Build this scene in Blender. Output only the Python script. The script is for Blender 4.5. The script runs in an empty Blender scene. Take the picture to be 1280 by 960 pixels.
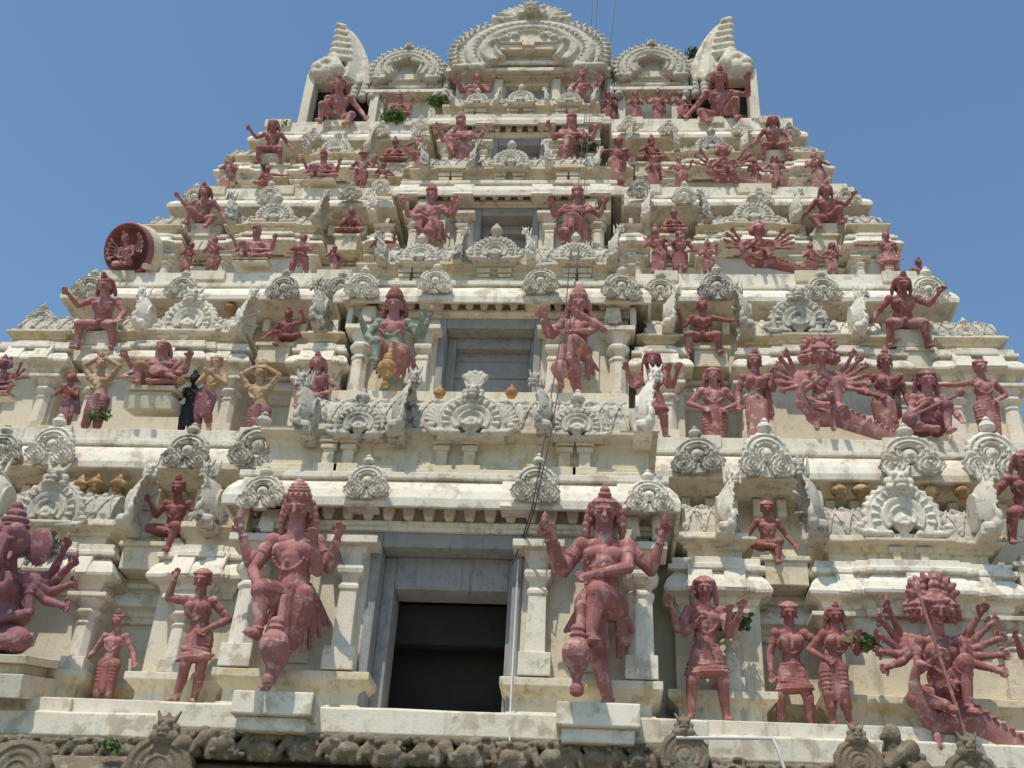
import bpy, bmesh, math, random
from mathutils import Vector as V, Matrix, Euler, noise
random.seed(7)
R = math.radians
PI = math.pi
sc = bpy.context.scene
COL = sc.collection
GZ = 1.6                      # eye height above the ground; tower heights below are above the eye

# ------------------------------------------------------------------ camera geometry
F = 1400.0
_zy, _vx, _vy = -2216.2448, -17068.218, -181.42889
_zx = (-F * F - _vy * _zy) / _vx
UP = V((_zx, _zy, F)).normalized()
RT = -V((_vx, _vy, F)).normalized()
FW = UP.cross(RT)
XC = 1.90

def at(px, py, Y):
    """world X and height above the eye of the sight line through a photo pixel, on the plane Y"""
    d = V((px - 640, py - 480, F))
    a, b, c = RT.dot(d), FW.dot(d), UP.dot(d)
    return XC + a / b * Y, c / b * Y

# ------------------------------------------------------------------ mesh helpers
class MB:
    def __init__(s):
        s.v = []; s.f = []
    def add(s, vs, fs):
        o = len(s.v); s.v += [tuple(p) for p in vs]; s.f += [tuple(i + o for i in f) for f in fs]
    def box(s, x0, x1, y0, y1, z0, z1, taper=0.0):
        t = taper
        s.add([(x0, y0, z0), (x1, y0, z0), (x1, y1, z0), (x0, y1, z0),
               (x0 + t, y0 + t, z1), (x1 - t, y0 + t, z1), (x1 - t, y1, z1), (x0 + t, y1, z1)],
              [(0, 3, 2, 1), (4, 5, 6, 7), (0, 1, 5, 4), (1, 2, 6, 5), (2, 3, 7, 6), (3, 0, 4, 7)])
    def lathe(s, c, prof, n=12, sx=1, sy=1, rot=0.0, caps=True, M=None):
        vs = []; m = len(prof)
        for (r, z) in prof:
            for i in range(n):
                a = 2 * PI * i / n + rot
                p = V((r * math.cos(a) * sx, r * math.sin(a) * sy, z))
                if M is not None: p = M @ p
                vs.append((c[0] + p.x, c[1] + p.y, c[2] + p.z))
        fs = []
        for j in range(m - 1):
            for i in range(n):
                k = (i + 1) % n
                fs.append((j * n + i, j * n + k, (j + 1) * n + k, (j + 1) * n + i))
        if caps:
            fs.append(tuple(range(n - 1, -1, -1))); fs.append(tuple((m - 1) * n + i for i in range(n)))
        s.add(vs, fs)
    def cap(s, p, q, r1, r2=None, n=9):
        """tapered capsule from p to q"""
        r2 = r1 if r2 is None else r2
        p, q = V(p), V(q); d = q - p; L = d.length
        if L < 1e-6: d = V((0, 0, 1)); L = 1e-6
        M = d.to_track_quat('Z', 'Y').to_matrix()
        pr = []
        for k in range(4):
            a = PI / 2 * k / 3.0
            pr.append((max(r1 * math.sin(a), r1 * .06), -r1 * math.cos(a)))
        for k in range(4):
            a = PI / 2 * k / 3.0
            pr.append((max(r2 * math.cos(a), r2 * .06), L + r2 * math.sin(a)))
        s.lathe(p, pr, n, M=M)
    def ell(s, c, r, rot=None, n=12, m=8):
        M = rot.to_matrix() if rot is not None else None
        S = Matrix.Diagonal(V(r)); M = (M @ S) if M is not None else S
        pr = [(max(math.sin(PI * k / m), .05), -math.cos(PI * k / m)) for k in range(m + 1)]
        s.lathe(c, pr, n, M=M)
    def sweep(s, plan, prof, step=0.5, wob=0.006, closed=False):
        """profile (outward offset, height) swept along an axis-parallel plan polyline"""
        pts = []; n = len(plan)
        segs = [((plan[i + 1][0] - plan[i][0]), (plan[i + 1][1] - plan[i][1])) for i in range(n - 1)]
        nor = []
        for dx, dy in segs:
            l = math.hypot(dx, dy) or 1
            nor.append((dy / l, -dx / l))
        for i in range(n):
            if i == 0: o = nor[0]
            elif i == n - 1: o = nor[-1]
            else:
                a, b = nor[i - 1], nor[i]
                o = a if abs(a[0] * b[0] + a[1] * b[1]) > .9 else (a[0] + b[0], a[1] + b[1])
            pts.append((plan[i][0], plan[i][1], o[0], o[1]))
            if i < n - 1:
                L = math.hypot(*segs[i]); k = int(L / step)
                for j in range(1, k):
                    t = j / k
                    pts.append((plan[i][0] + segs[i][0] * t, plan[i][1] + segs[i][1] * t, nor[i][0], nor[i][1]))
        m = len(prof); vs = []
        for (x, y, ox, oy) in pts:
            for (o, z) in prof:
                w = noise.noise(V((x * 1.3, y * 1.3, z * 1.7))) * wob
                u = noise.noise(V((x * 1.1 + 9, y * 1.1, z * 2.1))) * wob
                vs.append((x + ox * (o + u), y + oy * (o + u), z + w))
        fs = []
        for i in range(len(pts) - 1):
            for j in range(m - 1):
                fs.append((i * m + j, (i + 1) * m + j, (i + 1) * m + j + 1, i * m + j + 1))
        s.add(vs, fs)
    def mesh(s, name, fix=True):
        me = bpy.data.meshes.new(name); me.from_pydata(s.v, [], s.f)
        if fix:
            bm = bmesh.new(); bm.from_mesh(me); bmesh.ops.recalc_face_normals(bm, faces=bm.faces); bm.to_mesh(me); bm.free()
        return me

def link(name, me, mat, parent=None, loc=None, smooth=False, angle=None):
    o = bpy.data.objects.new(name, me); COL.objects.link(o)
    if mat and not me.materials: me.materials.append(mat)
    if parent is not None: o.parent = parent
    if loc is not None: o.location = loc
    if smooth: me.polygons.foreach_set('use_smooth', [True] * len(me.polygons))
    return o

def build(mb, name, mat, parent=None, loc=None, smooth=False, bevel=0.0):
    o = link(name, mb.mesh(name), mat, parent, loc, smooth)
    if bevel:
        m = o.modifiers.new('bevel', 'BEVEL'); m.width = bevel; m.segments = 2; m.limit_method = 'ANGLE'; m.angle_limit = R(35)
        m.harden_normals = False
    return o

def tag(o, label=None, cat=None, group=None, kind=None):
    if label: o['label'] = label
    if cat: o['category'] = cat
    if group: o['group'] = group
    if kind: o['kind'] = kind
    return o

def empty(name, loc):
    o = bpy.data.objects.new(name, None); COL.objects.link(o); o.location = loc; o.empty_display_size = .2
    return o

_tmp_id = 0
def remeshed(mb, name, voxel, smooth=1, factor=.5):
    """one continuous surface out of overlapping shapes"""
    me = mb.mesh('tmp'); o = bpy.data.objects.new('tmp', me); COL.objects.link(o)
    m = o.modifiers.new('r', 'REMESH'); m.mode = 'VOXEL'; m.voxel_size = voxel; m.use_smooth_shade = True
    if smooth:
        q = o.modifiers.new('s', 'SMOOTH'); q.factor = factor; q.iterations = smooth
    dg = bpy.context.evaluated_depsgraph_get(); dg.update()
    out = bpy.data.meshes.new_from_object(o.evaluated_get(dg)); out.name = name
    bpy.data.objects.remove(o); bpy.data.meshes.remove(me)
    out.materials.clear()
    return out

# ------------------------------------------------------------------ materials
def mat_new(name):
    m = bpy.data.materials.new(name); m.use_nodes = True; nt = m.node_tree; nt.nodes.clear()
    out = nt.nodes.new('ShaderNodeOutputMaterial'); b = nt.nodes.new('ShaderNodeBsdfPrincipled')
    nt.links.new(b.outputs[0], out.inputs[0]); return m, nt, b

def N(nt, t, **k):
    n = nt.nodes.new(t)
    for a, v in k.items(): setattr(n, a, v)
    return n

def weathered(name, base, alt, grime, g_amt=.5, rough=.85, scale=1.0, streak=.5, bump=.25, blotch=None, b_amt=0.0, fine=26.0, vary=0.0, chips=None):
    """painted or limewashed plaster: two tones, dark water streaks and spots of grime"""
    m, nt, b = mat_new(name); L = nt.links.new
    geo = N(nt, 'ShaderNodeNewGeometry')
    def nz(sc_, det=6, vec=None, rgh=.6):
        n = N(nt, 'ShaderNodeTexNoise'); n.inputs['Scale'].default_value = sc_; n.inputs['Detail'].default_value = det; n.inputs['Roughness'].default_value = rgh
        L(vec or geo.outputs['Position'], n.inputs['Vector']); return n
    def ramp(src, a, c, va=0.0, vc=1.0):
        r = N(nt, 'ShaderNodeMapRange'); r.inputs[1].default_value = a; r.inputs[2].default_value = c; r.inputs[3].default_value = va; r.inputs[4].default_value = vc
        L(src, r.inputs[0]); return r.outputs[0]
    def mix(fac, c1, c2):
        x = N(nt, 'ShaderNodeMix', data_type='RGBA')
        L(fac, x.inputs[0])
        for i, c in ((6, c1), (7, c2)):
            if isinstance(c, tuple): x.inputs[i].default_value = (*c, 1)
            else: L(c, x.inputs[i])
        return x.outputs[2]
    c = mix(ramp(nz(1.3 * scale).outputs[0], .38, .62), base, alt)
    if blotch: c = mix(ramp(nz(3.1 * scale, 8).outputs[0], .62 - b_amt * .2, .68 - b_amt * .2), c, blotch)
    mp = N(nt, 'ShaderNodeMapping'); mp.inputs['Scale'].default_value = (7 * scale, 7 * scale, .8 * scale); L(geo.outputs['Position'], mp.inputs[0])
    st = ramp(nz(1.0, 5, mp.outputs[0]).outputs[0], .54, .78, 0, streak)
    sp = ramp(nz(6.0 * scale, 10, rgh=.75).outputs[0], .52, .72, 0, g_amt)
    big = ramp(nz(.7 * scale, 3).outputs[0], .35, .65, .25, 1.0)
    ad = N(nt, 'ShaderNodeMath', operation='MAXIMUM'); L(st, ad.inputs[0]); L(sp, ad.inputs[1])
    ml = N(nt, 'ShaderNodeMath', operation='MULTIPLY'); L(ad.outputs[0], ml.inputs[0]); L(big, ml.inputs[1])
    c = mix(ml.outputs[0], c, grime)
    if chips:
        ch = ramp(nz(9.0, 9, rgh=.7).outputs[0], .675, .70)
        c = mix(ch, c, chips)
    if vary:
        oi = N(nt, 'ShaderNodeObjectInfo'); hs = N(nt, 'ShaderNodeHueSaturation')
        L(ramp(oi.outputs['Random'], 0, 1, 1 - vary, 1 + vary), hs.inputs['Value']); L(ramp(oi.outputs['Random'], 0, 1, 1.06, .90), hs.inputs['Saturation']); L(c, hs.inputs['Color']); c = hs.outputs['Color']
    L(c, b.inputs['Base Color']); b.inputs['Roughness'].default_value = rough
    b.inputs['Specular IOR Level'].default_value = .25
    bp = N(nt, 'ShaderNodeBump'); bp.inputs['Strength'].default_value = bump; bp.inputs['Distance'].default_value = .03
    L(nz(fine * scale, 8, rgh=.65).outputs[0], bp.inputs['Height']); L(bp.outputs[0], b.inputs['Normal'])
    return m

M = {}
M['cream'] = weathered('cream_limewash', (.66, .58, .42), (.71, .645, .50), (.15, .12, .085), .9, streak=.8, vary=.06, blotch=(.62, .50, .30), b_amt=.3)
M['white'] = weathered('white_limewash', (.78, .72, .595), (.71, .645, .51), (.16, .135, .10), .9, streak=.8, blotch=(.54, .47, .36), b_amt=.35, vary=.07)
M['wall'] = weathered('yellow_cream_wall', (.66, .595, .45), (.71, .655, .525), (.17, .14, .10), .75, streak=.75)
M['stucco'] = weathered('grey_white_stucco', (.73, .67, .55), (.64, .58, .465), (.16, .135, .105), .75, streak=.6, scale=2.4, bump=.5, blotch=(.46, .42, .35), b_amt=.3, vary=.2)
M['lichen'] = weathered('grey_weathered_stucco', (.50, .46, .385), (.63, .58, .48), (.09, .09, .08), .95, streak=.85, scale=2.4, bump=.55, blotch=(.25, .24, .21), b_amt=.4)
M['stone'] = weathered('brown_granite', (.28, .22, .145), (.19, .155, .105), (.05, .045, .035), .9, streak=.5, scale=2.0, bump=.8, blotch=(.32, .29, .22), b_amt=.35)
CH = (.55, .44, .36)
M['red'] = weathered('red_ochre_paint', (.44, .185, .165), (.33, .13, .117), (.11, .055, .05), .75, streak=.65, scale=2.6, bump=.5, blotch=(.53, .31, .28), b_amt=.4, rough=.8, vary=.16, chips=CH)
M['pink'] = weathered('faded_pink_paint', (.46, .225, .205), (.36, .155, .145), (.14, .07, .06), .7, streak=.6, scale=2.6, bump=.45, blotch=(.56, .42, .31), b_amt=.35, rough=.8, vary=.14, chips=CH)
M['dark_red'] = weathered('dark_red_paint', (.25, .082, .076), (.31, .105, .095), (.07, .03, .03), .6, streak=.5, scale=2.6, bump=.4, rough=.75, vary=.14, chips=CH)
M['plum'] = weathered('plum_paint', (.33, .145, .155), (.25, .10, .11), (.10, .04, .05), .6, streak=.5, scale=2.6, bump=.4, blotch=(.46, .26, .26), b_amt=.25, rough=.75, vary=.12, chips=CH)
M['ochre'] = weathered('ochre_paint', (.42, .25, .115), (.36, .19, .09), (.15, .08, .04), .5, streak=.4, scale=2.0, bump=.2, blotch=(.58, .42, .24), b_amt=.4)
M['skin_ochre'] = weathered('pale_ochre_paint', (.48, .34, .21), (.42, .26, .16), (.18, .10, .06), .5, streak=.4, scale=2.2, blotch=(.60, .48, .34), b_amt=.4)
M['green'] = weathered('grey_green_paint', (.20, .27, .205), (.26, .31, .245), (.12, .13, .10), .5, streak=.4, scale=2.2, blotch=(.46, .38, .33), b_amt=.35)
M['black'] = weathered('black_paint', (.035, .037, .042), (.06, .06, .065), (.02, .02, .02), .4, scale=2.0)
M['wood'] = weathered('grey_painted_timber', (.31, .305, .30), (.37, .36, .345), (.09, .08, .075), .8, streak=.8, scale=1.6, bump=.5, rough=.8)
M['dark'] = weathered('near_black_plaster', (.035, .032, .03), (.025, .023, .022), (.02, .02, .02), .5)  # near-black colour; in the doorway room it stands in for shade
M['ground'] = weathered('packed_earth', (.24, .19, .13), (.20, .155, .105), (.14, .11, .08), .5, scale=.6)
M['paving'] = weathered('granite_paving', (.27, .25, .22), (.22, .20, .18), (.1, .09, .08), .5, scale=.8)

def two_tone(name, src, other):
    """a figure painted in two colours: pink trunk and head, green limbs"""
    m = M[src].copy(); m.name = name; nt = m.node_tree; b = next(n for n in nt.nodes if n.type == 'BSDF_PRINCIPLED'); old = b.inputs['Base Color'].links[0].from_socket
    tc = N(nt, 'ShaderNodeTexCoord'); sp = N(nt, 'ShaderNodeSeparateXYZ'); nt.links.new(tc.outputs['Object'], sp.inputs[0])
    ab = N(nt, 'ShaderNodeMath', operation='ABSOLUTE'); nt.links.new(sp.outputs[0], ab.inputs[0])
    def rng(s, a, c):
        r = N(nt, 'ShaderNodeMapRange'); r.inputs[1].default_value = a; r.inputs[2].default_value = c; nt.links.new(s, r.inputs[0]); return r.outputs[0]
    t = N(nt, 'ShaderNodeMath', operation='MAXIMUM'); nt.links.new(rng(ab.outputs[0], .17, .21), t.inputs[0]); nt.links.new(rng(sp.outputs[2], 1.22, 1.12), t.inputs[1])
    x = N(nt, 'ShaderNodeMix', data_type='RGBA'); nt.links.new(t.outputs[0], x.inputs[0]); x.inputs[6].default_value = (*other, 1); nt.links.new(old, x.inputs[7]); nt.links.new(x.outputs[2], b.inputs['Base Color'])
    M[name] = m
two_tone('green_pink', 'green', (.40, .19, .18))
def plain(name, col, rough=.6, metal=0.0):
    m, nt, b = mat_new(name)
    n = N(nt, 'ShaderNodeTexNoise'); n.inputs['Scale'].default_value = 12; n.inputs['Detail'].default_value = 4
    x = N(nt, 'ShaderNodeMix', data_type='RGBA'); x.inputs[6].default_value = (*[c * .75 for c in col], 1); x.inputs[7].default_value = (*col, 1)
    nt.links.new(n.outputs[0], x.inputs[0]); nt.links.new(x.outputs[2], b.inputs['Base Color'])
    b.inputs['Roughness'].default_value = rough; b.inputs['Metallic'].default_value = metal
    return m
M['cable'] = plain('dark_cable', (.05, .045, .04))
M['pipe'] = plain('white_pipe', (.72, .70, .66))
M['leaf'] = plain('fresh_leaf', (.10, .19, .035), .55)
M['leaf_dark'] = plain('dark_leaf', (.05, .10, .03), .55)
M['stem'] = plain('plant_stem', (.16, .12, .06))
# ------------------------------------------------------------------ the tower
tower = empty('temple_tower', (0, 20, 0))
tag(tower, 'tall cream gateway tower of stacked storeys crowded with red painted statues', 'temple tower')
def local(me): return me
def tb(mb, name, mat, parent=None, smooth=False, bevel=.012):
    """build a tower part: world coordinates (height above the eye) into the tower's space"""
    mb.v = [(x, y - 20, z + GZ) for (x, y, z) in mb.v]
    if parent is not None and parent is not tower: pass
    return build(mb, name, mat, parent or tower, smooth=smooth, bevel=bevel)
def tplace(me, name, mat, parent, x, y, z, s=1.0, mir=False, sz=None):
    o = link(name, me, mat, parent); o.location = (x, y - 20, z + GZ)
    o.scale = (-s if mir else s, s, sz or s); return o

# ---- ornament kit ------------------------------------------------
def arch_outline(t, k=1.0):
    """horseshoe: t 0..1 from the left foot over the top to the right foot; unit radius"""
    a = R(-38) + (R(218) - R(-38)) * (1 - t)
    return math.cos(a) * k, math.sin(a) * k

def horseshoe(mb, c, r, profile, n=40, fringe=0.0, teeth=0):
    """profile: (radius factor, forward height); the band of an arch facing -Y"""
    m = len(profile); vs = []
    for i in range(n + 1):
        t = i / n
        for j, (k, h) in enumerate(profile):
            kk = k
            if teeth and j >= m - 2: kk = k * (1 + fringe * (abs(math.sin(t * PI * teeth)) - .3))
            x, z = arch_outline(t, kk)
            vs.append((c[0] + x * r, c[1] - h * r, c[2] + z * r))
    fs = []
    for i in range(n):
        for j in range(m):
            k = (j + 1) % m
            fs.append((i * m + j, i * m + k, (i + 1) * m + k, (i + 1) * m + j))
    fs.append(tuple(range(m))); fs.append(tuple(n * m + j for j in range(m)))
    mb.add(vs, fs)

def disc(mb, c, r, depth, rings=3, scal=0, n=28):
    pr = []
    for i in range(rings):
        a = 1 - i / rings; b = 1 - (i + .55) / rings
        pr += [(r * a, depth * (.55 + .15 * i)), (r * (a * .75 + b * .25), depth * (.8 + .15 * i)), (r * b, depth * (.5 + .15 * i))]
    pr = [(r * .97, 0)] + pr + [(r * .12, depth * 1.25), (.001, depth * 1.3)]
    vs = []
    for (q, h) in pr:
        for i in range(n):
            a = 2 * PI * i / n
            k = 1 + (.09 * math.cos(a * scal) if scal and q > r * .8 else 0)
            vs.append((c[0] + q * k * math.cos(a), c[1] - h, c[2] + q * k * math.sin(a)))
    fs = []
    for j in range(len(pr) - 1):
        for i in range(n):
            k = (i + 1) % n; fs.append((j * n + i, j * n + k, (j + 1) * n + k, (j + 1) * n + i))
    mb.add(vs, fs)

def finial(mb, c, s):
    mb.lathe(c, [(.10 * s, 0), (.17 * s, .05 * s), (.09 * s, .12 * s), (.20 * s, .24 * s), (.23 * s, .34 * s), (.17 * s, .46 * s), (.10 * s, .52 * s), (.12 * s, .57 * s), (.03 * s, .68 * s)], 10)

def medallion_mesh(seed=0):
    """small dormer motif of a cornice: horseshoe arch on two scroll rosettes, knob on top; about 1 wide"""
    rnd = random.Random(seed); mb = MB()
    disc(mb, (-.27, -.02, .22), .235, .13, 3, 11); disc(mb, (.27, -.02, .22), .235, .13, 3, 11)
    horseshoe(mb, (0, .0, .50), .36, [(.40, -.1), (.40, .22), (.52, .34), (.62, .22), (.70, .36), (.82, .30), (.88, .20), (1.0, .30), (1.13, .14), (1.13, -.1)], 44, .09, 13)
    mb.ell((0, -.03, .46), (.12, .10, .15)); mb.ell((0, -.11, .45), (.05, .05, .06))
    mb.ell((0, -.03, .33), (.15, .07, .05))
    for s in (-1, 1):
        for k in range(3): mb.ell((s * (.16 + .1 * k), -.10, .60 - .075 * k), (.045, .05, .045), n=8, m=6)
    mb.box(-.13, .13, -.06, .06, -.02, .22)
    finial(mb, (0, 0, .83), .62)
    mb.v = [(x * 1.14, y, z * .96) for x, y, z in mb.v]
    return mb.mesh('medallion')

def face_blobs(mb, c, s):
    """grinning beast mask"""
    x, y, z = c
    mb.ell((x, y, z + .25 * s), (.26 * s, .20 * s, .26 * s))
    mb.ell((x, y - .20 * s, z + .12 * s), (.20 * s, .16 * s, .12 * s))
    mb.ell((x, y - .28 * s, z + .22 * s), (.08 * s, .10 * s, .08 * s))
    mb.ell((x, y - .22 * s, z - .03 * s), (.17 * s, .12 * s, .06 * s))
    for q in (-1, 1):
        mb.ell((x + q * .13 * s, y - .19 * s, z + .34 * s), (.09 * s, .09 * s, .09 * s))
        mb.cap((x + q * .20 * s, y - .02 * s, z + .42 * s), (x + q * .34 * s, y + .02 * s, z + .70 * s), .085 * s, .035 * s)
        mb.ell((x + q * .30 * s, y, z + .22 * s), (.11 * s, .09 * s, .13 * s))
        mb.ell((x + q * .27 * s, y - .05 * s, z + .02 * s), (.12 * s, .10 * s, .10 * s))
        mb.cap((x + q * .10 * s, y - .24 * s, z + .08 * s), (x + q * .11 * s, y - .24 * s, z - .08 * s), .03 * s, .015 * s)
    for q in (-.11, 0, .11): mb.ell((x + q * s, y, z + (.55 - abs(q)) * s), (.07 * s, .07 * s, .13 * s))

def gable_mesh(kind=0):
    """large dormer of a barrel roof: fluted shell of a horseshoe with scroll feet and wings, mask or knob on top; about 1.9 wide, base z=0"""
    mb = MB(); tall = 1.0 if kind == 0 else .86
    h2 = MB()
    horseshoe(h2, (0, 0, .40), .66, [(.27, -.1), (.27, .17), (.36, .25), (.42, .15), (.50, .21), (.62, .25), (.68, .15), (.74, .20), (.92, .22), (.96, .10), (1.06, .15), (1.14, .04), (1.14, -.1)], 64, .13, 19)
    mb.add([(x, y, z * tall) for x, y, z in h2.v], h2.f)
    mb.ell((0, -.02, .34 * tall), (.24, .12, .25 * tall)); mb.ell((0, -.13, .36 * tall), (.075, .05, .08)); mb.ell((0, -.13, .24 * tall), (.12, .05, .055))
    for q in (-1, 1): mb.ell((q * .10, -.12, .30 * tall), (.05, .05, .09))
    for i in range(13):                                             # flutes of the shell
        a = R(-14 + 208 * i / 12)
        mb.cap((.48 * math.cos(a), -.15, (.40 + .50 * math.sin(a)) * tall), (.60 * math.cos(a), -.15, (.40 + .61 * math.sin(a)) * tall), .026, .04, 6)
    for s in (-1, 1):
        mb.cap((s * .30, -.05, .05), (s * .78, -.08, .05), .09, .075); mb.cap((s * .78, -.08, .05), (s * .93, -.08, .15), .08, .06); mb.ell((s * .86, -.10, .20), (.10, .07, .08))
        if kind == 1:
            for k in range(7):
                a = R(14 + 12 * k); mb.cap((s * .55, -.02, .26), (s * (.55 + .44 * math.cos(a)), -.02, .26 + .50 * math.sin(a)), .07, .05)
    if kind == 0: face_blobs(mb, (0, -.14, 1.00), .74); mb.ell((0, -.05, 1.02), (.30, .18, .2))
    elif kind == 1:
        face_blobs(mb, (0, -.12, .88), .60)
        for k in range(5):
            a = R(46 + 22 * k); mb.cap((0, 0, 1.15), (.30 * math.cos(a), 0, 1.22 + .34 * math.sin(a)), .06, .09)
    else: finial(mb, (0, -.02, .92), .95)
    mb.box(-.72, .72, -.02, .30, -.05, .08)
    return remeshed(mb, 'gable', .017, 1)

def end_gable_mesh(v=0):
    """flared end of a barrel roof seen edge on: a dished horseshoe leaning outward (+X), a beast mask at its tip, a scroll foot; height about 1.1"""
    mb = MB(); n = 30; m = 6; vs = []
    for i in range(n + 1):
        a = R(-35) + R(250) * i / n
        for j in range(m):
            u = j / (m - 1); rr = .16 + .36 * u
            z = .46 + rr * math.sin(a) * 1.12; y = -rr * math.cos(a) * .95 + .10
            vs.append((-.12 + .34 * u ** 2.0 + .16 * max(0, z - .3) ** 1.3 + .03 * math.sin(a * 9) * (u > .9), y, z))
    o = len(vs); k = n + 1
    vs2 = [(x - .060, y * 1.0, z) for (x, y, z) in vs]
    f1 = [(i * m + j, i * m + j + 1, (i + 1) * m + j + 1, (i + 1) * m + j) for i in range(n) for j in range(m - 1)]
    fs = f1 + [tuple(o + q for q in f) for f in f1]
    fs += [(i * m + e, o + i * m + e, o + (i + 1) * m + e, (i + 1) * m + e) for i in range(n) for e in (0, m - 1)]
    fs += [(i * m + j, i * m + j + 1, o + i * m + j + 1, o + i * m + j) for i in (0, n) for j in range(m - 1)]
    mb.add(vs + vs2, fs)
    mb.lathe((-.16, .10, .46), [(.30, 0), (.30, .10)], 20, M=Matrix.Rotation(R(90), 3, 'Y'))
    for i in range(3, n - 3, 3):                                    # lobes along the rim
        q = vs[i * m + m - 1]; mb.ell((q[0] - .03, q[1], q[2]), (.04, .035, .042), n=8, m=6)
    for i in range(4, n - 4, 4):
        mb.cap(tuple(V(vs[i * m + 1]) + V((.01, 0, 0))), tuple(V(vs[i * m + m - 1]) + V((.01, 0, 0))), .022, .03, 6)
    mb.ell((.16, -.36, .10), (.13, .13, .11)); mb.ell((.20, -.42, .21), (.085, .09, .11)); mb.cap((.19, -.42, .22), (.15, -.36, .42), .07, .02); mb.cap((-.10, -.30, .06), (.14, -.34, .06), .10, .10)
    face_blobs(mb, (.33, -.16, .90), .46 + .04 * v)
    mb.cap((.10, -.05, .98), (.06, -.02, 1.28), .06, .02); mb.cap((.22, .08, .98), (.24, .10, 1.26), .055, .02)
    mb.box(-.22, .22, -.34, .3, -.06, .05)
    me = remeshed(mb, 'end_gable', .016, 1); me.transform(Matrix.Diagonal((.66, .9, 1.06, 1))); return me

MED = [medallion_mesh(0)]
GAB = [gable_mesh(0), gable_mesh(1), gable_mesh(2)]
for g in MED + GAB: g.polygons.foreach_set('use_smooth', [g not in MED] * len(g.polygons))
ENDG = [end_gable_mesh(0), end_gable_mesh(1)]
for g in (MED[0], *GAB): g.materials.append(M['stucco'])
ENDG[0].materials.append(M['stucco']); ENDG[1].materials.append(M['lichen'])
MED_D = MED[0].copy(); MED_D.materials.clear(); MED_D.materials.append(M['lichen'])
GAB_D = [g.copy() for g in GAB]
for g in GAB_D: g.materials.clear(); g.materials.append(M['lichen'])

def medallion(parent, px, py, Y, s, dark=False):
    """medallion whose foot is at the pixel"""
    x, z = at(px, py, Y); z -= 0
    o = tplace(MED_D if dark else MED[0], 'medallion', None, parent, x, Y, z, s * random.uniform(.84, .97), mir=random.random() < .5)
    o.rotation_euler = (R(random.uniform(-5, 9)), R(random.uniform(-4, 4)), R(random.uniform(-7, 7))); o.scale.z *= random.uniform(.9, 1.08); return o
def gable(parent, px, py, Y, s, kind=0, dark=False):
    x, z = at(px, py, Y)
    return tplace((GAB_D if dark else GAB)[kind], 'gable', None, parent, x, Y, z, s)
def end_gable(parent, px, py, Y, s, outward, v=0):
    x, z = at(px, py, Y)
    return tplace(ENDG[v], 'end_gable', None, parent, x, Y, z, s * random.uniform(.93, 1.07), mir=outward < 0)

def barrel(parent, x0, x1, y, z, r, mat='lichen', h=None):
    """lattice-patterned barrel roof along X, front at y"""
    mb = MB(); n = 12; h = h or r
    vs = []; k = max(2, int((x1 - x0) / .1)); fs = []
    for i in range(k + 1):
        x = x0 + (x1 - x0) * i / k
        for j in range(n + 1):
            a = PI * .98 * j / n
            vs.append((x, y + r - r * math.cos(a), z + h * math.sin(a)))
    for i in range(k):
        for j in range(n): fs.append((i * (n + 1) + j, i * (n + 1) + j + 1, (i + 1) * (n + 1) + j + 1, (i + 1) * (n + 1) + j))
    fs.append(tuple(range(n + 1))); fs.append(tuple(k * (n + 1) + j for j in range(n + 1)))
    mb.add(vs, fs)
    p = .23                                                        # crossing straps and a leaf in every diamond
    q = int((x1 - x0) / p)
    for i in range(q):
        xa = x0 + (x1 - x0) * i / q; xb = x0 + (x1 - x0) * (i + 1) / q
        for (s0, s1) in ((xa, xb), (xb, xa)):
            for j in range(4):
                a0 = PI * .5 * j / 4 + .08; a1 = PI * .5 * (j + 1) / 4 + .08
                t0, t1 = j / 4, (j + 1) / 4
                P = (s0 + (s1 - s0) * t0, y + r - (r + .012) * math.cos(a0), z + (h + .012) * math.sin(a0))
                Q = (s0 + (s1 - s0) * t1, y + r - (r + .012) * math.cos(a1), z + (h + .012) * math.sin(a1))
                mb.cap(P, Q, .016, n=5)
        for ac in (.22, 1.05):
            for xm in (xa,) if ac < 1 else (xa,):
                a = ac; mb.ell((xm, y + r - r * math.cos(a), z + h * math.sin(a)), (.055, .035, .055), n=7, m=5)
        mb.ell(((xa + xb) / 2, y + r - r * math.cos(.75), z + h * math.sin(.75) + .0), (.03, .03, .03), n=6, m=4)
    return tb(mb, 'barrel_roof', M[mat], parent, bevel=0)

def kalasha_mesh():
    mb = MB()
    mb.lathe((0, 0, 0), [(.10, 0), (.16, .03), (.10, .08), (.22, .15), (.24, .24), (.17, .31), (.09, .34), (.13, .39), (.06, .45), (.02, .56)], 14)
    me = mb.mesh('pot_finial'); me.polygons.foreach_set('use_smooth', [True] * len(me.polygons)); me.materials.append(M['ochre']); return me
KAL = kalasha_mesh()

# ---- profiles (outward offset, height) ----------------------------
def prof_base(z0, h):
    return [(.14, z0 - .02), (.14, z0 + .18 * h), (.09, z0 + .22 * h), (.09, z0 + .50 * h), (.11, z0 + .56 * h), (.20, z0 + .74 * h), (.22, z0 + .76 * h), (.22, z0 + .97 * h), (.0, z0 + h)]
def prof_ent(zl, zt, o=.30):
    h = zt - zl
    return [(-.02, zl - .46 * h), (.05, zl - .46 * h), (.05, zl - .30 * h), (.08, zl - .27 * h), (.10, zl - .12 * h), (o * .85, zl - .05 * h), (o, zl - .04 * h), (o + .01, zl + .06 * h), (o - .04, zl + .32 * h), (o - .13, zl + .56 * h), (o - .15, zl + .60 * h),
            (o - .06, zl + .62 * h), (o - .06, zl + .76 * h), (o - .11, zl + .79 * h), (o - .11, zl + h), (o - .2, zl + h), (-.2, zl + h + .02)]
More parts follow.
